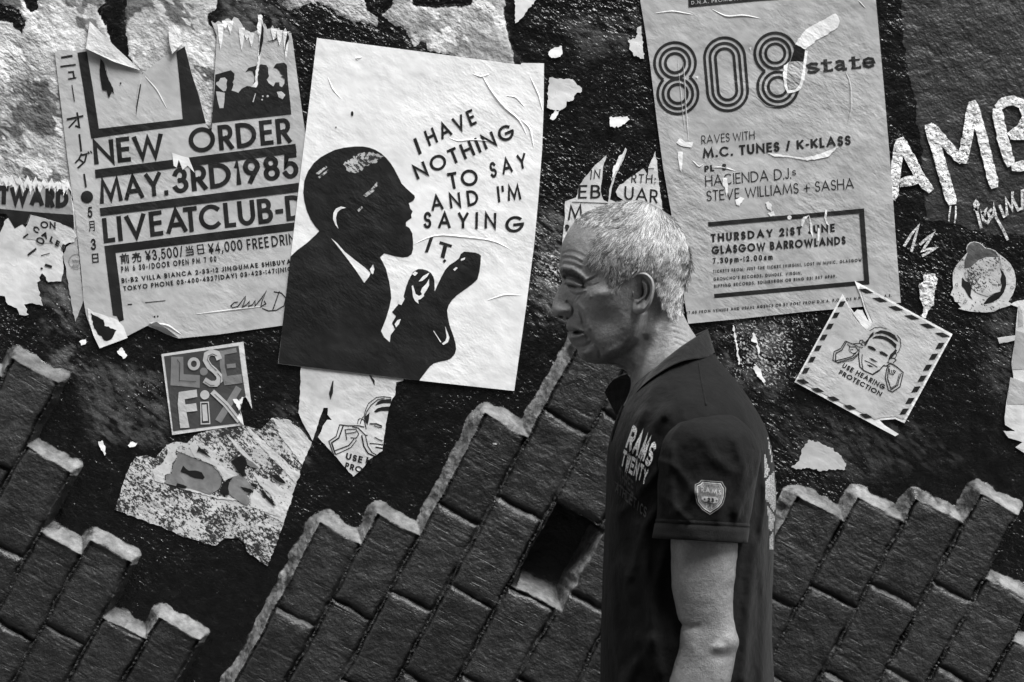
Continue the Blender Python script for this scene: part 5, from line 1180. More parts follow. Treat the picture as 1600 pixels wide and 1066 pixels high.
m = 200; jj = np.arange(m); qe = [np.stack([k * m + jj, k * m + (jj + 1) % m, (k + 1) * m + (jj + 1) % m, (k + 1) * m + jj], -1) for k in range(59)]
nb = len(Ve)
qe.append(np.stack([nb + jj, nb + (jj + 1) % m, (jj + 1) % m, jj], -1)); qe.append(np.stack([nb + m + jj, nb + m + (jj + 1) % m, nb + (jj + 1) % m, nb + jj], -1))
QE = np.concatenate(qe); VE = np.vstack([Ve, Vb_, Vb2]); TE = np.r_[et_, np.full(400, .9)]

# --- rest of the body: lofted limbs fused into one skin --------------------------
def loft(rings, nseg=28, cap=True):
    """rings: (centre xyz, rx, ry) or (centre, rx, ry, axis) -> tube"""
    V = []; F = []
    cs = [np.array(r[0], float) for r in rings]
    for i, r in enumerate(rings):
        ax = (cs[min(i + 1, len(cs) - 1)] - cs[max(i - 1, 0)]); ax = ax / np.linalg.norm(ax)
        ref = np.array([1.0, 0, 0]) if abs(ax[0]) < .8 else np.array([0, 0, 1.0])
        e1 = ref - ax * np.dot(ref, ax); e1 /= np.linalg.norm(e1); e2 = np.cross(ax, e1)
        for k in range(nseg):
            a_ = 2 * math.pi * k / nseg; V.append(cs[i] + e1 * r[1] * math.cos(a_) + e2 * r[2] * math.sin(a_))
    for i in range(len(rings) - 1):
        for k in range(nseg):
            F.append((i * nseg + k, i * nseg + (k + 1) % nseg, (i + 1) * nseg + (k + 1) % nseg, (i + 1) * nseg + k))
    if cap:
        F.append(tuple(reversed(range(nseg)))); F.append(tuple((len(rings) - 1) * nseg + k for k in range(nseg)))
    return V, F
WA = 184.0                                       # arm centre, pixels out from the middle
ARMPX = [(660, 1066, 1150), (720, 1052, 1158), (790, 1046, 1155), (850, 1047, 1153), (880, 1048, 1151), (910, 1049, 1148), (940, 1054, 1146), (960, 1059, 1146), (972, 1063, 1147), (985, 1063, 1149), (1000, 1062, 1150), (1015, 1060, 1150), (1030, 1057, 1148), (1050, 1050, 1144), (1075, 1043, 1138), (1110, 1036, 1128), (1160, 1026, 1110), (1210, 1018, 1092), (1250, 1014, 1076)]
rings = []
for y_, a_, b_ in ARMPX:
    c3 = Mp((a_ + b_) / 2, y_, WA); r_ = (b_ - a_) / 2 * KM * (1 - WA * KM / CD) * (.80 if y_ < 700 else .88 if y_ < 800 else 1); rings.append((c3, r_, r_ * (.84 if y_ < 700 else .86)))
parts = [loft(rings, 40)]
wrist = np.array(rings[-1][0])
def hand(w, sgn):
    res = []
    res.append(loft([(w + np.array([0, 0, .01]), .024, .018), (w + np.array([-.004, 0, -.03]), .034, .016), (w + np.array([-.010, 0, -.07]), .041, .016), (w + np.array([-.014, 0, -.10]), .040, .014)], 20))
    for k, (dx, L) in enumerate(((-.048, .072), (-.026, .080), (-.004, .076), (.016, .060))):
        b0 = w + np.array([dx, 0, -.095]); c1 = -sgn * .012
        res.append(loft([(b0, .0098, .0095), (b0 + np.array([-.003, sgn * .004, -L * .42]), .0092, .009), (b0 + np.array([-.004, sgn * .016, -L * .75]), .0084, .008), (b0 + np.array([-.002, sgn * .030, -L]), .006, .0055)], 12))
    t0 = w + np.array([-.030, sgn * .004, -.03])
    res.append(loft([(t0, .014, .012), (t0 + np.array([-.022, sgn * .010, -.028]), .0115, .0105), (t0 + np.array([-.030, sgn * .018, -.056]), .010, .009), (t0 + np.array([-.031, sgn * .022, -.078]), .007, .006)], 12))
    return res
far = [(np.array([c[0] + .03, -2 * DM - c[1], c[2]]), a_, b_) for c, a_, b_ in rings]
parts += hand(wrist, 1) ; parts.append(loft(far, 40)); parts += hand(np.array(far[-1][0]), -1)
xc = (1080 - 800) * KM; fy = -DM
parts.append(loft([((xc - .03, fy, 1.46), .03, .03), ((xc - .01, fy, 1.43), .05, .05), ((xc - .005, fy, 1.37), .08, .11), ((xc, fy, 1.28), .10, .140), ((xc - .002, fy, 1.10), .095, .14), ((xc, fy, .98), .108, .16), ((xc, fy, .86), .10, .15)], 32))
for s_ in (-1, 1):
    step = -.16 if s_ < 0 else .14
    parts.append(loft([((xc, fy + s_ * .085, .93), .088, .078), ((xc + step * .3, fy + s_ * .09, .72), .078, .074), ((xc + step * .55, fy + s_ * .09, .50), .056, .056), ((xc + step * .95, fy + s_ * .09, .36), .056, .054), ((xc + step * 1.2, fy + s_ * .09, .10), .036, .036), ((xc + step * 1.2, fy + s_ * .09, .06), .036, .036)], 24))
    parts.append(loft([((xc + step * 1.2 + .05, fy + s_ * .09, .045), .03, .03), ((xc + step * 1.2 - .05, fy + s_ * .09, .05), .036, .042), ((xc + step * 1.2 - .16, fy + s_ * .095, .035), .025, .042)], 16))
# shoulders joining arms to trunk
for s_ in (-1, 1):
    parts.append(loft([((xc, fy + s_ * .05, 1.43), .06, .05), ((xc + .01, fy + s_ * .11, 1.385), .05, .042), ((rings[0][0][0], fy + s_ * .150, 1.345), .04, .035)], 20))
VV_ = []; FF_ = []
for v, f in parts:
    o_ = len(VV_); VV_ += [tuple(p) for p in v]; FF_ += [tuple(o_ + i for i in p) for p in f]
tmp = bpy.data.meshes.new("tmp"); tmp.from_pydata(VV_, [], FF_); tmp.update()
import bmesh
bm = bmesh.new(); bm.from_mesh(tmp); bmesh.ops.recalc_face_normals(bm, faces=bm.faces); bm.to_mesh(tmp); bm.free()
to = bpy.data.objects.new("tmp", tmp); C.objects.link(to)
md = to.modifiers.new("r", 'REMESH'); md.mode = 'VOXEL'; md.voxel_size = .0034; md.use_smooth_shade = True
ms = to.modifiers.new("s", 'SMOOTH'); ms.factor = .5; ms.iterations = 16
dg = bpy.context.evaluated_depsgraph_get(); ev = to.evaluated_get(dg); me_ = ev.to_mesh()
nv = len(me_.vertices); co = np.empty(nv * 3, np.float32); me_.vertices.foreach_get('co', co); co = co.reshape(-1, 3).astype(float)
no = np.empty(nv * 3, np.float32); me_.vertices.foreach_get('normal', no); no = no.reshape(-1, 3)
nf = len(me_.polygons); lv = np.empty(len(me_.loops), np.int32); me_.loops.foreach_get('vertex_index', lv)
ls = np.empty(nf, np.int32); me_.polygons.foreach_get('loop_total', ls)
Qb = lv.reshape(-1, 4) if (ls == 4).all() else None
ev.to_mesh_clear(); bpy.data.objects.remove(to); bpy.data.meshes.remove(tmp)
# elbow, veins, skin of the arms (seen from the near side)
dist = DW + co[:, 1]; bx_ = 800 + co[:, 0] / (K * dist / DW); by_ = 533 - (co[:, 2] - CZ) / (K * dist / DW)
nearside = (co[:, 1] < -DM - .10)
hb = 7 * gau(bx_, by_, 1142, 1003, 13, 15) + 4 * gau(bx_, by_, 1122, 1011, 9, 6) - 3.0 * gau(bx_, by_, 1126, 1026, 14, 7) - 2.5 * crease(bx_, by_, [(1060, 975), (1075, 980), (1090, 979)], 4) + 3 * gau(bx_, by_, 1078, 1005, 14, 25) + 3 * gau(bx_, by_, 1068, 900, 14, 60)
hb += (fbm(bx_ / 16, by_ / 16, 301) - .5) * 2.0 + (fbm(bx_ / 3, by_ / 3, 303) - .5) * .2
co = co + no * (hb * KM)[:, None] * (nearside & (by_ > 840) & (by_ < 1200))[:, None]
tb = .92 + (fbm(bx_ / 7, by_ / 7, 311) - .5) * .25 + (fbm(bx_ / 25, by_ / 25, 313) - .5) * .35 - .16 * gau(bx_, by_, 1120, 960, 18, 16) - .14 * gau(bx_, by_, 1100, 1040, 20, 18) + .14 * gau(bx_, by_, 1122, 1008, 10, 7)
allV = np.vstack([V1, V2, VE, mirror(VE), co]); o1 = len(V1); o2 = o1 * 2; o3 = o2 + len(VE); o4 = o3 + len(VE)
allQ = np.concatenate([Q1[:, ::-1], Q1 + o1, QE[:, ::-1] + o2, QE + o3] + ([Qb + o4] if Qb is not None else []))
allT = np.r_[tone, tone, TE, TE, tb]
MS = NT("skin"); pores = MS.noise(700, 3, .6)
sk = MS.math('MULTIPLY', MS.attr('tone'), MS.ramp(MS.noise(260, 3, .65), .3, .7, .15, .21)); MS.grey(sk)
MS.rough(MS.ramp(MS.noise(60, 3), .3, .7, .38, .55)); MS.spec(.4); MS.bump((pores, .0006), (MS.noise(240, 3, .6), .0007), (MS.noise(70, 3), .0008))
base = (xc, -DM, 0.0)
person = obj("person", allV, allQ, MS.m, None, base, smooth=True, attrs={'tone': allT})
tag(person, "grey-haired man in a dark polo shirt, walking left in profile past the wall", "person")

# --- hair -------------------------------------------------------------------------------
rg = np.random.RandomState(5)
DK = np.array([(915, 335, -.9, .5), (950, 325, -.95, .3), (990, 318, -.9, .35), (1015, 318, -.3, .6), (1045, 335, .6, .8), (1070, 365, .25, 1), (1075, 400, .0, 1), (940, 350, -.85, .5), (980, 350, -.8, .6), (1010, 350, -.6, .8), (930, 385, -.75, .65), (955, 385, -.6, .8), (990, 390, -.45, .9), (1030, 390, -.2, 1), (940, 408, -.55, .8), (975, 420, -.3, .95), (960, 440, -.35, .9), (1010, 415, -.1, 1), (1045, 420, -.25, 1), (1060, 450, -.3, .95), (1045, 475, .0, 1), (1055, 490, .2, .9)])
def flow(x, y):
    wt_ = 1 / ((x[:, None] - DK[None, :, 0]) ** 2 + (y[:, None] - DK[None, :, 1]) ** 2 + 30) ** 1.3
    d = np.stack([(wt_ * DK[None, :, 2]).sum(1), (wt_ * DK[None, :, 3]).sum(1)], -1); return d / np.linalg.norm(d, axis=1)[:, None]
NS = 130000
rx, ry = rg.uniform(885, 1085, NS), rg.uniform(308, 502, NS)
sdv = sdf(rx, ry, HAIR); okm = (sdv > rg.triangular(-3, 1, 12, NS)) & inside(rx, ry, [tuple(p) for p in B])
rx, ry = rx[okm], ry[okm]; e_ = 1.0; wr = head_w(rx, ry)
gr_ = np.hypot(head_w(rx + e_, ry) - wr, head_w(rx, ry + e_) - wr)
pa = np.clip(np.sqrt(1 + gr_ ** 2) / 5, 0, 1); km = rg.rand(len(rx)) < pa * 1.0 + .08
rx, ry, wr = rx[km], ry[km], wr[km]
thin = (1 - sstep(330, 352, ry)) * (1 - sstep(960, 1010, rx)); km = rg.rand(len(rx)) > thin * .62
rx, ry, wr = rx[km], ry[km], wr[km]; N = len(rx)
SEG = 4
fl_ = flow(rx, ry); ang = (fbm(rx / 7, ry / 7, 401) - .5) * 1.9 + rg.normal(0, .16, N)
L = (11.5 + 6 * fbm(rx / 10, ry / 10, 403) + rg.normal(0, 1.6, N)) * np.where(ry > 440, 1 - .6 * sstep(440, 490, ry), 1) * np.where(rx < 915, .55, 1) * np.where((rx < 985) & (ry < 352), .55, 1) * np.where((rx < 980) & (ry > 425), .8, 1) * np.where((rx > 972) & (rx < 1034) & (ry > 392), .55, 1)
ca, sa = np.cos(ang), np.sin(ang); dx = fl_[:, 0] * ca - fl_[:, 1] * sa; dy = fl_[:, 0] * sa + fl_[:, 1] * ca
curl = (fbm(rx / 9, ry / 9, 405) - .5) * .9
lift = (2.2 + 3 * fbm(rx / 5, ry / 5, 407)) * (1 - .6 * sstep(440, 490, ry)) + rg.normal(0, .8, N)
hw_ = rg.uniform(.18, .38, N)
stray = rg.rand(N) < .025; lift = np.where(stray, lift + rg.uniform(1, 3.5, N), lift); L = np.where(stray, L * 1.25, L); hw_ = np.where(stray, .16, hw_)
pts = []
cx_, cy_ = rx.copy(), ry.copy(); ax_, ay_ = dx.copy(), dy.copy()
for k in range(SEG + 1):
    t_ = k / SEG
    ww = head_w(cx_, cy_)
    base3 = Mp(cx_, cy_, np.maximum(ww, .0))
    pts.append((cx_.copy(), cy_.copy(), ww + lift * math.sin(min(1, t_ * 1.25) * math.pi / 2) * .75 + .2))
    cx_ += ax_ * L / SEG; cy_ += ay_ * L / SEG
    c2, s2 = np.cos(curl / SEG), np.sin(curl / SEG); ax_, ay_ = ax_ * c2 - ay_ * s2, ax_ * s2 + ay_ * c2
C3 = np.stack([Mp(p[0], p[1], p[2]) for p in pts], 1)                # N x (SEG+1) x 3
# roots near the outline lift outwards in the picture plane too
tan = C3[:, 1:] - C3[:, :-1]; tan = np.concatenate([tan, tan[:, -1:]], 1)
view = np.stack([np.zeros(N), -np.ones(N), np.zeros(N)], -1)[:, None] + rg.normal(0, .35, (N, 1, 3))
sdn = np.cross(tan, np.broadcast_to(view, tan.shape)); sdn /= (np.linalg.norm(sdn, axis=2, keepdims=True) + 1e-9)
wd = (hw_ * KM)[:, None, None] * np.linspace(1, .35, SEG + 1)[None, :, None]
VA = np.stack([C3 + sdn * wd, C3 - sdn * wd], 2).reshape(N, -1, 3)
Lh = VA.reshape(-1, 3); kk = 2 * (SEG + 1)
qs = np.stack([np.stack([np.arange(N) * kk + 2 * k, np.arange(N) * kk + 2 * k + 1, np.arange(N) * kk + 2 * k + 3, np.arange(N) * kk + 2 * k + 2], -1) for k in range(SEG)], 1).reshape(-1, 4)
pe_ = rx * -fl_[:, 1] + ry * fl_[:, 0]; al_ = rx * fl_[:, 0] + ry * fl_[:, 1]
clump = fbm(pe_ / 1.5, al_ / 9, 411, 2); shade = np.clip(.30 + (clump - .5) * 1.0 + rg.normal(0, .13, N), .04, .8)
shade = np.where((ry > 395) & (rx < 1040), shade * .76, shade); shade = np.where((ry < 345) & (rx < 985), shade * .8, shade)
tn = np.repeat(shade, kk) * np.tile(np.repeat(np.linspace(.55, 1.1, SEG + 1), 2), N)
Vh = np.vstack([Lh, mirror(Lh)]); Qh = np.concatenate([qs, qs[:, ::-1] + len(Lh)])
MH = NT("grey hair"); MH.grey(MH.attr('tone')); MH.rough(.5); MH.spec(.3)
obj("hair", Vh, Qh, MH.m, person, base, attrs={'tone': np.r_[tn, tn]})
# eyebrow and lash hairs
def hairs(name, path, n_, L_, dirn, wd_, tone_, spread, lift_=2.2):
    P_ = resample(path, 60, False); i_ = rg.randint(0, 60, n_); x_ = P_[i_, 0] + rg.normal(0, spread, n_); y_ = P_[i_, 1] + rg.normal(0, spread * .75, n_)
    d_ = np.array(dirn)[None] + rg.normal(0, .35, (n_, 2)); d_ /= np.hypot(d_[:, 0], d_[:, 1])[:, None]
    l_ = L_ * rg.uniform(.6, 1.2, n_); A_ = np.c_[x_, y_]; B_ = A_ + d_ * l_[:, None]; nn_ = np.c_[-d_[:, 1], d_[:, 0]] * wd_
    f_, _ = head_features(x_, y_); wa_ = head_w(x_, y_) + f_; wb_ = head_w(B_[:, 0], B_[:, 1]) + head_features(B_[:, 0], B_[:, 1])[0]
    Vs = np.stack([Mp(*(A_ + nn_).T, wa_ + .2), Mp(*(A_ - nn_).T, wa_ + .2), Mp(*B_.T, np.maximum(wb_, wa_ - 3) + lift_)], 1).reshape(-1, 3)
    Fs = np.arange(3 * n_).reshape(-1, 3)
    Va = np.array(Vs); Fa = np.array(Fs); Vm = mirror(Va)
    M_ = NT(name + " hair"); M_.grey(tone_); M_.rough(.6)
    return obj(name, np.vstack([Va, Vm]), np.concatenate([Fa, Fa[:, ::-1] + len(Va)]), M_.m, person, base)
hairs("eyebrow", [(878, 424.5), (886, 424.5), (896, 428), (904, 433), (909, 437)], 420, 6, (.85, .45), .28, .035, 2.3)
hairs("eyelash", [(887, 445), (893, 447), (902, 449)], 60, 4.5, (-.8, .5), .22, .02, .5)

# --- trunk of the polo shirt ---------------------------------------------------------------
MC = NT("faded black cotton"); wv_ = MC.noise(900, 2, .5); 
MC.grey(MC.math('MULTIPLY', MC.ramp(MC.noise(45, 5, .65), .3, .72, .0028, .0055), MC.ramp(wv_, .3, .7, .75, 1.25))); MC.rough(.85); MC.spec(.1)
MC.b.inputs['Sheen Weight'].default_value = .04; MC.b.inputs['Sheen Roughness'].default_value = .45; MC.bump((wv_, .0006), (MC.noise(28, 3, .5), .006))
FX = [(556, 1040), (575, 1012), (600, 990), (629, 977), (645, 970), (669, 963), (689, 956), (720, 951), (787, 949), (860, 947), (914, 944), (968, 941.5), (1066, 940), (1130, 940), (1200, 944)]
BXX = [(549, 1113), (560, 1119), (578, 1136.5), (611, 1163.5), (649, 1187), (676, 1200.5), (720, 1209), (770, 1213.5), (811, 1212.5), (860, 1209.5), (941, 1206), (995, 1206), (1066, 1210), (1130, 1213), (1200, 1212)]
WW = [(549, 52), (560, 72), (578, 98), (600, 132), (620, 162), (640, 185), (660, 198), (700, 200), (800, 188), (900, 186), (1066, 192), (1200, 198)]
def tab(T_, y): return np.interp(y, [a for a, b in T_], [b for a, b in T_])
def smooth_tab(T_, y):
    return sum(tab(T_, y + d) for d in (-14, -7, 0, 7, 14)) / 5
EXP = 2.25
FOLD = [([(1028, 735), (1000, 770), (970, 800)], 6, 3), ([(1030, 790), (1005, 830), (985, 900)], 7, 3.2), ([(1040, 860), (1020, 940), (1015, 1040)], 8, 3), ([(1190, 720), (1196, 780), (1188, 840)], 5, 3), ([(1130, 590), (1160, 640), (1185, 700)], 7, 2.4), ([(1010, 640), (985, 690), (970, 740)], 5, 2.2), ([(1040, 640), (1010, 690), (1000, 760)], 9, 3.5), ([(1030, 600), (1000, 650), (985, 700)], 8, 3), ([(960, 800), (975, 900), (1000, 1000)], 12, 4), ([(950, 850), (958, 960), (975, 1080)], 9, 4), ([(1000, 820), (1010, 900), (1030, 1050)], 10, 4.5), ([(1180, 850), (1172, 930), (1160, 1060)], 9, 5), ([(1198, 760), (1190, 860), (1196, 960), (1190, 1070)], 8, 4), ([(1020, 1000), (980, 1060), (960, 1100)], 10, 4), ([(1075, 600), (1060, 620), (1040, 650)], 6, 2)]
def torso_w(x, y):
    f, b = smooth_tab(FX, y), smooth_tab(BXX, y); c_ = (f + b) / 2; a_ = (b - f) / 2
    r_ = np.clip(np.abs(x - c_) / a_, 0, 1); w = smooth_tab(WW, y) * (1 - r_ ** EXP) ** (1 / EXP)
    return w
def torso_rel(x, y):
    h = np.zeros_like(x)
    for pts_, s_, d_ in FOLD: h += 2.3 * d_ * crease(x, y, pts_, s_)
    return h + (fbm(x / 30, y / 55, 501) - .5) * 10 + (fbm(x / 9, y / 14, 503) - .5) * 1.6
ys = np.arange(550, 1201, 4.0); NTH = 220
th = np.linspace(0, 2 * np.pi, NTH, endpoint=False)
f, b = smooth_tab(FX, ys), smooth_tab(BXX, ys); cc = (f + b) / 2; aa = (b - f) / 2; W_ = smooth_tab(WW, ys)
ct, st = np.cos(th), np.sin(th)
X = cc[:, None] + aa[:, None] * np.sign(ct) * np.abs(ct) ** (2 / EXP); WT = W_[:, None] * np.sign(st) * np.abs(st) ** (2 / EXP); Y = np.repeat(ys[:, None], NTH, 1)
rel = torso_rel(X.ravel(), Y.ravel()).reshape(X.shape) * np.minimum(1, np.abs(WT) / 40) 
WT = WT + np.sign(WT) * rel
xp = X.ravel(); yp = Y.ravel(); wp = WT.ravel()
# the near half is fitted to the photograph, the far half mirrors its true size
s_near = 1 - np.abs(wp) * KM / CD
VT = np.stack([(xp - 800) * KM * s_near, -DM - wp * KM, CZ + (533 - yp) * KM * s_near], -1)
ny = len(ys); it = np.arange(ny * NTH).reshape(ny, NTH); nx_ = np.roll(it, -1, 1)
QT = np.stack([it[:-1], it[1:], nx_[1:], nx_[:-1]], -1).reshape(-1, 4)
# open the neckline: drop the faces inside the collar and the front slit
fc = VT[QT].mean(1); fpx = xp[QT].mean(1); fpy = yp[QT].mean(1); fw = np.abs(wp[QT]).mean(1)
keep = ~((fpx < 1000) & (fpy < 668) & (fw < 16 + (668 - fpy) * .18)) & ~(fpy < 556)
SL = [(637, 1096, 1106, 118), (640, 1083, 1122, 140), (645, 1070, 1138, 160), (652, 1058, 1151, 175), (662, 1048, 1164, 186), (675, 1039, 1176, 192), (690, 1033, 1184, 195), (705, 1029.5, 1189, 197), (720, 1027.5, 1188.5, 199), (740, 1027, 1184, 200), (765, 1027, 1179.5, 201), (790, 1027.5, 1175.5, 202), (812, 1026, 1171, 203), (822, 1024.5, 1169.5, 203)]
def sleeve_xy(t_rows, n_=96, swell=0.0, tilt_=.055):
    V = []; 
    for (y_, a_, b_, wc) in t_rows:
        c_, r_ = (a_ + b_) / 2, (b_ - a_) / 2
        for k in range(n_):
            q_ = 2 * math.pi * k / n_; x_ = c_ + (r_ + swell) * math.cos(q_)
            ryy = min(r_ * .86, 62) ; w_ = wc - 22 + (ryy + swell) * math.sin(q_)
            yy = y_ + tilt_ * (x_ - c_) * sstep(700, 800, y_)
            V.append((x_, yy, w_))
    return np.array(V)
rowsS = []
ysS = np.r_[np.linspace(637, 662, 12), np.arange(666, 823, 4.0)]
for y_ in ysS: rowsS.append((y_, *[np.interp(y_, [r[0] for r in SL], [r[i] for r in SL]) for i in (1, 2, 3)]))
def sleeve_rel(x, y):
    h = np.zeros_like(x)
    for pts_, s_, d_ in (([(1150, 690), (1162, 740), (1150, 800)], 8, 3.5), ([(1050, 700), (1046, 760), (1060, 810)], 8, 3), ([(1090, 760), (1070, 790), (1045, 805)], 7, 3), ([(1175, 715), (1140, 760), (1120, 810)], 9, 3), ([(1100, 690), (1120, 720), (1150, 740)], 9, 2), ([(1030, 720), (1060, 735), (1085, 770)], 5, 3), ([(1188, 735), (1165, 770), (1150, 812)], 5, 3), ([(1032, 775), (1052, 790), (1075, 812)], 4.5, 2.5), ([(1065, 660), (1050, 690), (1048, 720)], 6, 2.5)): h += 1.9 * d_ * crease(x, y, pts_, s_)
    return h + (fbm(x / 26, y / 40, 511) - .5) * 8 + (fbm(x / 8, y / 9, 513) - .5) * 1.5
SV = sleeve_xy(rowsS); srel = sleeve_rel(SV[:, 0], SV[:, 1]) * np.clip((SV[:, 2] - 120) / 60, 0, 1) * sstep(640, 680, SV[:, 1]); SV[:, 2] += srel
V_sl = Mp(SV[:, 0], SV[:, 1], SV[:, 2])
def tube_faces(nr, n_):
    i_ = np.arange(nr * n_).reshape(nr, n_); x_ = np.roll(i_, -1, 1); return np.stack([i_[:-1], x_[:-1], x_[1:], i_[1:]], -1).reshape(-1, 4)
F_sl = tube_faces(len(rowsS), 96)
Vsh = np.vstack([VT, V_sl, mirror(V_sl)]); Qsh = np.concatenate([QT[keep], F_sl + len(VT), F_sl[:, ::-1] + len(VT) + len(V_sl)])
shirt = obj("polo_shirt", Vsh, Qsh, MC.m, person, base, smooth=True)
# shoulder and armhole seams, as low ridges of doubled cloth
def cord(name, pts3, r_, mat, parent):
    v, f = loft([(p, r_, r_) for p in pts3], 8); o = obj(name, v, f, mat, parent, base, smooth=True); return o
def on_shirt(x, y, lift=1.0):
    x = np.atleast_1d(np.asarray(x, float)); y = np.atleast_1d(np.asarray(y, float)); return Mp(x, y, torso_w(x, y) + torso_rel(x, y) + lift)
pp = resample([(1091, 565), (1095, 590), (1099, 612), (1103, 634)], 20, False); cord("seam", on_shirt(pp[:, 0], pp[:, 1], 0), .0014, MC.m, shirt)
# cuff of the sleeve: ribbed band, slightly proud
rowsC = []
for y_, sw in ((814, .2), (816.5, 1.4), (819, 1.2), (820.5, .3), (822, 1.8), (830, 2.0), (838, 2.3), (844, 2.5), (845.2, 1.6), (844, .4), (836, -.6), (820, -1)):
    a_, b_ = 1024.5 - (y_ - 822) * .15, 1169.5 - (y_ - 822) * .16; rowsC.append((y_, a_ - sw, b_ + sw, 203))
CV = sleeve_xy(rowsC, 160); rib = np.where(np.tile(np.arange(160) % 2, len(rowsC)) == 0, .25, -.25); CV[:, 2] += rib * .5 + sleeve_rel(CV[:, 0], CV[:, 1]) * np.clip((CV[:, 2] - 120) / 60, 0, 1) + np.repeat([r_[2] * 0 + s2_ for r_, s2_ in zip(rowsC, (.2, 1.4, 1.2, .3, 1.8, 2.0, 2.3, 2.5, 1.6, .4, -.6, -1))], 160)
cuff = Mp(CV[:, 0], CV[:, 1], CV[:, 2]); Fc = tube_faces(len(rowsC), 160)
MRib = NT("ribbed black cuff"); MRib.grey(MRib.ramp(MRib.noise(300, 3, .6), .3, .7, .006, .011)); MRib.rough(.85); MRib.spec(.08); MRib.bump((MRib.noise(500, 2), .0006)); MRib.b.inputs['Sheen Weight'].default_value = .04
obj("sleeve_cuff", cuff, Fc, MRib.m, shirt, base, smooth=True); obj("sleeve_cuff", mirror(cuff), Fc[:, ::-1], MRib.m, shirt, base, smooth=True)
# collar: rises from the neckline, folds over and falls outwards
CT = [(1106, 515, 0), (1103, 517.5, 16), (1096, 522, 32), (1087, 527.5, 45), (1072, 537, 57), (1055, 549, 63), (1035, 565.5, 65), (1018, 581, 60), (1003, 596.5, 50), (991, 611, 38), (983, 621, 29), (977, 630, 20)]
CL = [(1117, 550, 0), (1115, 551.5, 22), (1108, 556, 44), (1098, 559, 62), (1082, 561, 80), (1064, 565, 92), (1042, 575.5, 97), (1020, 590, 94), (1004, 603, 86), (993, 617, 74), (992, 632, 62), (1000, 640, 56)]
def spline3(P, n_):
    P = np.array(P, float); m_ = len(P); t_ = np.linspace(0, m_ - 1.0001, n_); i_ = t_.astype(int); u = (t_ - i_)[:, None]
    g = lambda k: P[np.clip(i_ + k, 0, m_ - 1)]
    return .5 * (2 * g(0) + (-g(-1) + g(1)) * u + (2 * g(-1) - 5 * g(0) + 4 * g(1) - g(2)) * u ** 2 + (-g(-1) + 3 * g(0) - 3 * g(1) + g(2)) * u ** 3)
NCc = 80; ct_ = spline3(CT, NCc); cl_ = spline3(CL, NCc)
rows_ = []
inn = ct_.copy(); inn[:, 1] += 16; inn[:, 2] -= 7                      # inside stand, hidden against the neck
tin = ct_.copy(); tin[:, 2] -= 4; tin[:, 1] += 1
rows_ = [inn, tin, ct_ + np.array([0, -.9, 0]), ct_ * .9 + cl_ * .1 + np.array([0, -1.0, 4.5]), ct_ * .7 + cl_ * .3 + np.array([0, -.6, 5.5]), ct_ * .4 + cl_ * .6 + np.array([0, 0, 4.5]), ct_ * .12 + cl_ * .88 + np.array([0, 0, 3.6]), cl_ + np.array([0, 0, 3.4]), cl_ + np.array([0, .9, 2.4]), cl_ + np.array([0, .2, 0.6]), ct_ * .3 + cl_ * .7 + np.array([0, 0, 0])]
RV = np.vstack(rows_); nR = len(rows_)
RV[:, 2] += (fbm(RV[:, 0] / 14, RV[:, 1] / 14, 521) - .5) * 2.0 * (np.abs(RV[:, 2]) > 3)
VC = Mp(RV[:, 0], RV[:, 1], RV[:, 2]); ic = np.arange(nR * NCc).reshape(nR, NCc)
FC = np.stack([ic[:-1, :-1], ic[:-1, 1:], ic[1:, 1:], ic[1:, :-1]], -1).reshape(-1, 4)
MCo = NT("collar cotton"); MCo.grey(MCo.math('MULTIPLY', MCo.ramp(MCo.noise(60, 4, .6), .3, .7, .006, .011), MCo.ramp(MCo.noise(800, 2, .5), .3, .7, .8, 1.2))); MCo.rough(.85); MCo.spec(.08); MCo.b.inputs['Sheen Weight'].default_value = .06; MCo.bump((MCo.noise(800, 2), .0005), (MCo.noise(40, 3), .004))
col = obj("collar", np.vstack([VC, mirror(VC)]), np.concatenate([FC, FC[:, ::-1] + len(VC)]), MCo.m, shirt, base, smooth=True)
# far leaf of the open collar, standing forward of the throat
def plate(name, pts3, th_, mat, parent):
    P_ = np.array(pts3); n_ = len(P_); nrm = np.cross(P_[1] - P_[0], P_[2] - P_[0]); nrm /= np.linalg.norm(nrm)
    tr = tessellate_polygon([[Vector(p) for p in P_]]); V = np.vstack([P_, P_ + nrm * th_])
    F = [tuple(t) for t in tr] + [tuple(n_ + i for i in reversed(t)) for t in tr] + [(i, (i + 1) % n_, n_ + (i + 1) % n_, n_ + i) for i in range(n_)]
    return obj(name, V, F, mat, parent, base)
leaf = [(959.5, 592, -40), (970, 587, -36), (980, 584, -26), (985, 592, -8), (986, 606, -3), (981, 620, -4), (974, 634, -6), (968, 646, -14), (961, 646, -30), (953, 630, -48), (944.5, 613, -58), (950, 603, -50)]
plate("collar_leaf", [tuple(Mp(*p)) for p in leaf], .0025, MC.m, shirt)
edge3 = [tuple(Mp(x, y, w - 1)) for x, y, w in ((959.5, 591.5, -39), (966, 588.5, -37), (973, 586, -33), (980, 583.5, -25))]
ME = NT("pale collar edge"); ME.grey(.30); ME.rough(.8); cord("collar_edge", edge3, .0014, ME.m, shirt)
edge4 = [tuple(Mp(x, y, w)) for x, y, w in ((975.3, 632.5, 19), (978, 629, 22), (983, 621.5, 31), (990, 612.5, 41))]
cord("collar_edge", edge4, .0011, ME.m, shirt)
# button placket edge below the throat
cord("placket", [tuple(Mp(x, y, w)) for x, y, w in ((974, 634, 14), (969, 645, 15), (964, 660, 15), (960, 672, 13), (957, 690, 10))], .0022, MCo.m, shirt)

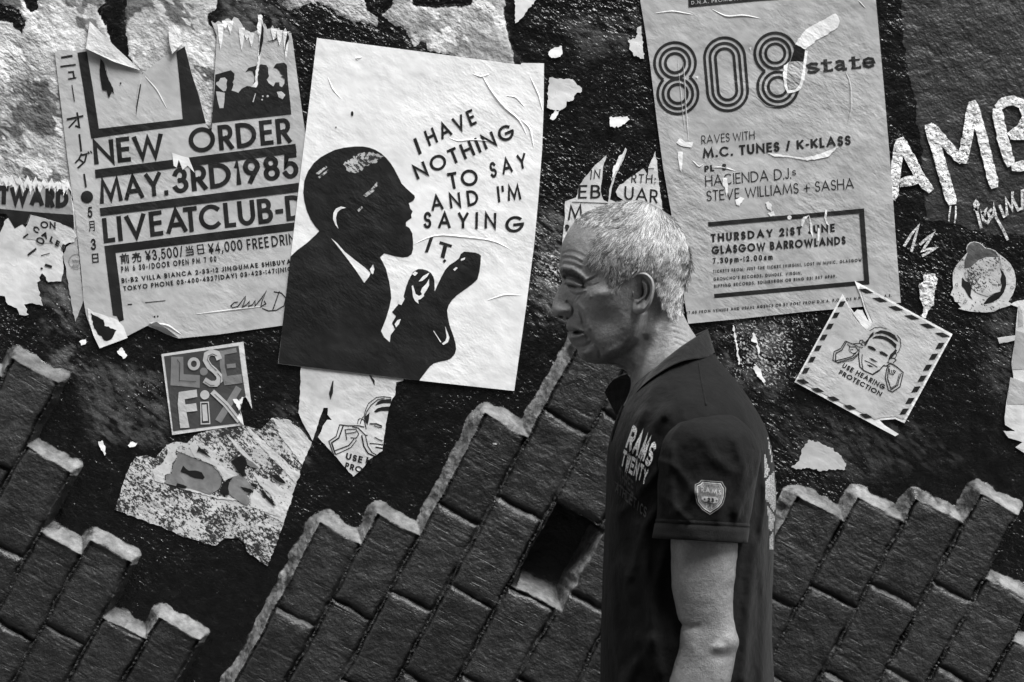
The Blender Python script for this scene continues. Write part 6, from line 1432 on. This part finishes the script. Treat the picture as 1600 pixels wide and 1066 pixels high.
# --- prints and badge on the shirt -------------------------------------------------------------
class Cloth(Flat):
    """flat pieces laid on the trunk or the sleeve, each point dropped onto the cloth"""
    def __init__(self, surf, lift=.9): super().__init__(0); self.surf = surf; self.lift = lift
    def build(self, name, mat, parent):
        return obj(name, self.V, self.F, mat, parent, base)
    def pt(self, p, dd=0.0):
        if self.tr: p = self.tr(p)
        self.V.append(tuple(self.surf(p[0], p[1], self.lift + dd / KM)[0] if self.surf is on_shirt else self.surf(p[0], p[1], self.lift + dd / KM))); return len(self.V) - 1
def dense(pts, s=2.5):
    out = []
    for a_, b_ in zip(pts[:-1], pts[1:]):
        k_ = max(1, int(math.hypot(b_[0] - a_[0], b_[1] - a_[1]) / s)); out += [(a_[0] + (b_[0] - a_[0]) * i / k_, a_[1] + (b_[1] - a_[1]) * i / k_) for i in range(k_)]
    return out + [pts[-1]]
def print_mat(n_, lo, hi, crack=.46):
    M_ = NT(n_); s_ = M_.noise(520, 3, .7); k_ = M_.ramp(s_, crack - .04, crack + .04); M_.grey(M_.mix(k_, lo, hi)); M_.rough(.75); M_.spec(.2); M_.bump((s_, .0004)); return M_.m
zN = zm(960, 640, 6.66)
pr = Cloth(on_shirt, 1.6)
def slabtext(fl, s, p0, p1, up_, wt, track=.14, serif=True):
    """condensed slab letters"""
    n_ = len(s); 
    for i, ch in enumerate(s):
        fr = lambda q: (p0[0] + (p1[0] - p0[0]) * (i + .06 + q[0] * .86) / n_ + up_[0] * q[1], p0[1] + (p1[1] - p0[1]) * (i + .06 + q[0] * .86) / n_ + up_[1] * q[1])
        old = fl.tr; fl.tr = fr
        for st in GL[ch][1]:
            closed = isinstance(st, tuple); pts = st[1] if closed else st
            q_ = [(wt / 2 + x * (1 - wt), wt / 4 + y * (1 - wt / 2)) for x, y in pts]
            fl.stroke(dense(q_ + ([q_[0]] if closed else []), .12)[: (-1 if closed else None)], wt, closed, cap=0 if closed else wt * .25)
        fl.tr = old
slabtext(pr, "RAMS", zN([(108, 388)])[0], zN([(375, 600)])[0], (11.5, -33), .26); slabtext(pr, "TWENTY", zN([(58, 575)])[0], zN([(325, 790)])[0], (5.2, -23.5), .25)
pr.build("chest_print", print_mat("cracked white print", .05, .62), shirt)
pr = Cloth(on_shirt, 1.6)
slabtext(pr, "THREE", zN([(45, 730)])[0], zN([(200, 890)])[0], (0, -20), .2); slabtext(pr, "ATHLETICS", zN([(5, 850)])[0], zN([(330, 1130)])[0], (2, -15), .2)
pr.stroke(dense(zN([(0, 750), (190, 910)])), 1.0)
st_ = zN([(265, 810)])[0]
pr.build("chest_print", print_mat("faded dark print", .022, .045), shirt)
# back print seen edge on
pr = Cloth(on_shirt, 1.2)
z9 = zm(1150, 600, 4.1)
for pg in ([(182, 440), (200, 500), (215, 550), (205, 585), (182, 605)], [(200, 330), (222, 400), (238, 480), (232, 520), (212, 410)], [(190, 625), (240, 560), (256, 600), (260, 700), (256, 800), (240, 820), (215, 770), (188, 740)], [(200, 770), (235, 830), (248, 850), (240, 930), (215, 950), (205, 860)], [(215, 975), (240, 950), (238, 1060), (218, 1066)]):
    pts_ = [(min(x, float(np.interp(y, [a for a, b in BXX], [b for a, b in BXX])) - .6), y) for x, y in z9(pg)]
    xs_ = [p[0] for p in pts_]; ysn = [p[1] for p in pts_]
    for yy in np.arange(min(ysn), max(ysn), 3.0):
        row = [x for x in np.arange(min(xs_), max(xs_), 2.0) if inside(np.array([x + 1.0]), np.array([yy + 1.5]), pts_)[0]]
        for x in row: pr.poly([(x, yy), (x, yy + 3.0), (x + 2.0, yy + 3.0), (x + 2.0, yy)])
pr.build("back_print", print_mat("cracked pale print", .02, .42, .50), shirt)
def on_sleeve(x, y, lift=1.0):
    r_ = [np.interp(y, [q[0] for q in SL], [q[i] for q in SL]) for i in (1, 2, 3)]; c_, rr = (r_[0] + r_[1]) / 2, (r_[1] - r_[0]) / 2
    ryy = min(rr * .86, 62); s_ = math.sqrt(max(0, 1 - ((x - c_) / rr) ** 2)); xa = np.array([x]); ya = np.array([y])
    return Mp(x, y, r_[2] - 22 + ryy * s_ + float(sleeve_rel(xa, ya)[0]) + lift)
zB = zm(1060, 730, 8.2)
def badge_ring(sc):
    P_ = [(215, 225), (270, 200), (295, 168), (420, 180), (560, 190), (580, 230), (606, 268), (598, 380), (570, 470), (520, 530), (405, 606), (310, 545), (240, 460), (215, 350)]
    c0 = (408, 370); return zB([(c0[0] + (x - c0[0]) * sc, c0[1] + (y - c0[1]) * sc) for x, y in P_])
def cloth_fill(fl, outline, s=3.0):
    xs_ = [p[0] for p in outline]; ysn = [p[1] for p in outline]; cxx, cyy = sum(xs_) / len(xs_), sum(ysn) / len(ysn)
    R_ = dense(list(outline) + [outline[0]], s)[:-1]; n_ = len(R_); k0 = []
    for t_ in (1.0, .8, .6, .4, .2): k0.append([fl.pt((cxx + (x - cxx) * t_, cyy + (y - cyy) * t_)) for x, y in R_])
    ctr = fl.pt((cxx, cyy))
    for a_, b_ in zip(k0[:-1], k0[1:]):
        for i in range(n_): fl.F.append((a_[i], b_[i], b_[(i + 1) % n_], a_[(i + 1) % n_]))
    for i in range(n_): fl.F.append((k0[-1][i], ctr, k0[-1][(i + 1) % n_]))
bd = Cloth(on_sleeve, 1.0); cloth_fill(bd, badge_ring(1.0)); bd.build("sleeve_badge", MRib.m, shirt)
bd = Cloth(on_sleeve, 1.5); cloth_fill(bd, badge_ring(.88)); o_ = bd.build("sleeve_badge", print_mat("woven badge", .09, .16, .5), shirt)
bd = Cloth(on_sleeve, 2.0); R_ = badge_ring(.87); bd.stroke(dense(R_ + [R_[0]], 3)[:-1], 1.5, True); R_ = badge_ring(1.0); bd.stroke(dense(R_ + [R_[0]], 3)[:-1], .55, True); R_ = badge_ring(.76); bd.stroke(dense(R_ + [R_[0]], 3)[:-1], .5, True)
text(bd, "RAMS", zB([(288, 315)])[0], zB([(548, 358)])[0], (.6, -8), .16, .3); cloth_fill(bd, zB([(310, 375), (480, 382), (510, 410), (500, 455), (440, 462), (330, 440), (300, 410)])); text(bd, "P.L", zB([(350, 525)])[0], zB([(448, 538)])[0], (.4, -8), .2, .2)
bd.build("badge_lettering", print_mat("pale thread", .16, .34, .42), shirt)
bd = Cloth(on_sleeve, 3.6); text(bd, "23", zB([(372, 447)])[0], zB([(455, 455)])[0], (.2, -7), .26, .2)
for c_ in ((335, 412), (488, 432)):
    q_ = zB([c_])[0]; star = [(q_[0] + (2.5 if i % 2 == 0 else 1.0) * math.sin(i * math.pi / 5), q_[1] - (2.5 if i % 2 == 0 else 1.0) * math.cos(i * math.pi / 5)) for i in range(10)]; bd.poly(star)
bd.build("badge_lettering", INK, shirt)

# --- trousers and shoes, below the frame ----------------------------------------------------------
MTr = NT("dark denim"); MTr.grey(MTr.ramp(MTr.noise(300, 3), .3, .7, .03, .05)); MTr.rough(.85)
tv = []; tf = []
for s_ in (-1, 1):
    step = -.16 if s_ < 0 else .14
    v, f = loft([((xc, fy + s_ * .075, 1.0), .125, .09), ((xc, fy + s_ * .085, .90), .12, .095), ((xc + step * .3, fy + s_ * .09, .70), .095, .09), ((xc + step * .55, fy + s_ * .09, .50), .078, .076), ((xc + step * .95, fy + s_ * .09, .34), .076, .072), ((xc + step * 1.2, fy + s_ * .09, .07), .066, .064)], 28)
    o_ = len(tv); tv += v; tf += [tuple(o_ + i for i in p) for p in f]
obj("trousers", tv, tf, MTr.m, person, base, smooth=True)
MSh = NT("black shoe leather"); MSh.grey(.02); MSh.rough(.4)
for s_ in (-1, 1):
    step = (-.16 if s_ < 0 else .14) * 1.2
    v, f = loft([((xc + step + .085, fy + s_ * .09, .04), .025, .02), ((xc + step + .06, fy + s_ * .09, .052), .048, .040), ((xc + step, fy + s_ * .09, .058), .055, .043), ((xc + step - .08, fy + s_ * .092, .045), .044, .048), ((xc + step - .17, fy + s_ * .095, .034), .033, .045), ((xc + step - .205, fy + s_ * .095, .03), .018, .025)], 20)
    v = [(p[0], p[1], max(p[2], 0.0)) for p in v]; obj("shoe", v, f, MSh.m, person, base, smooth=True)
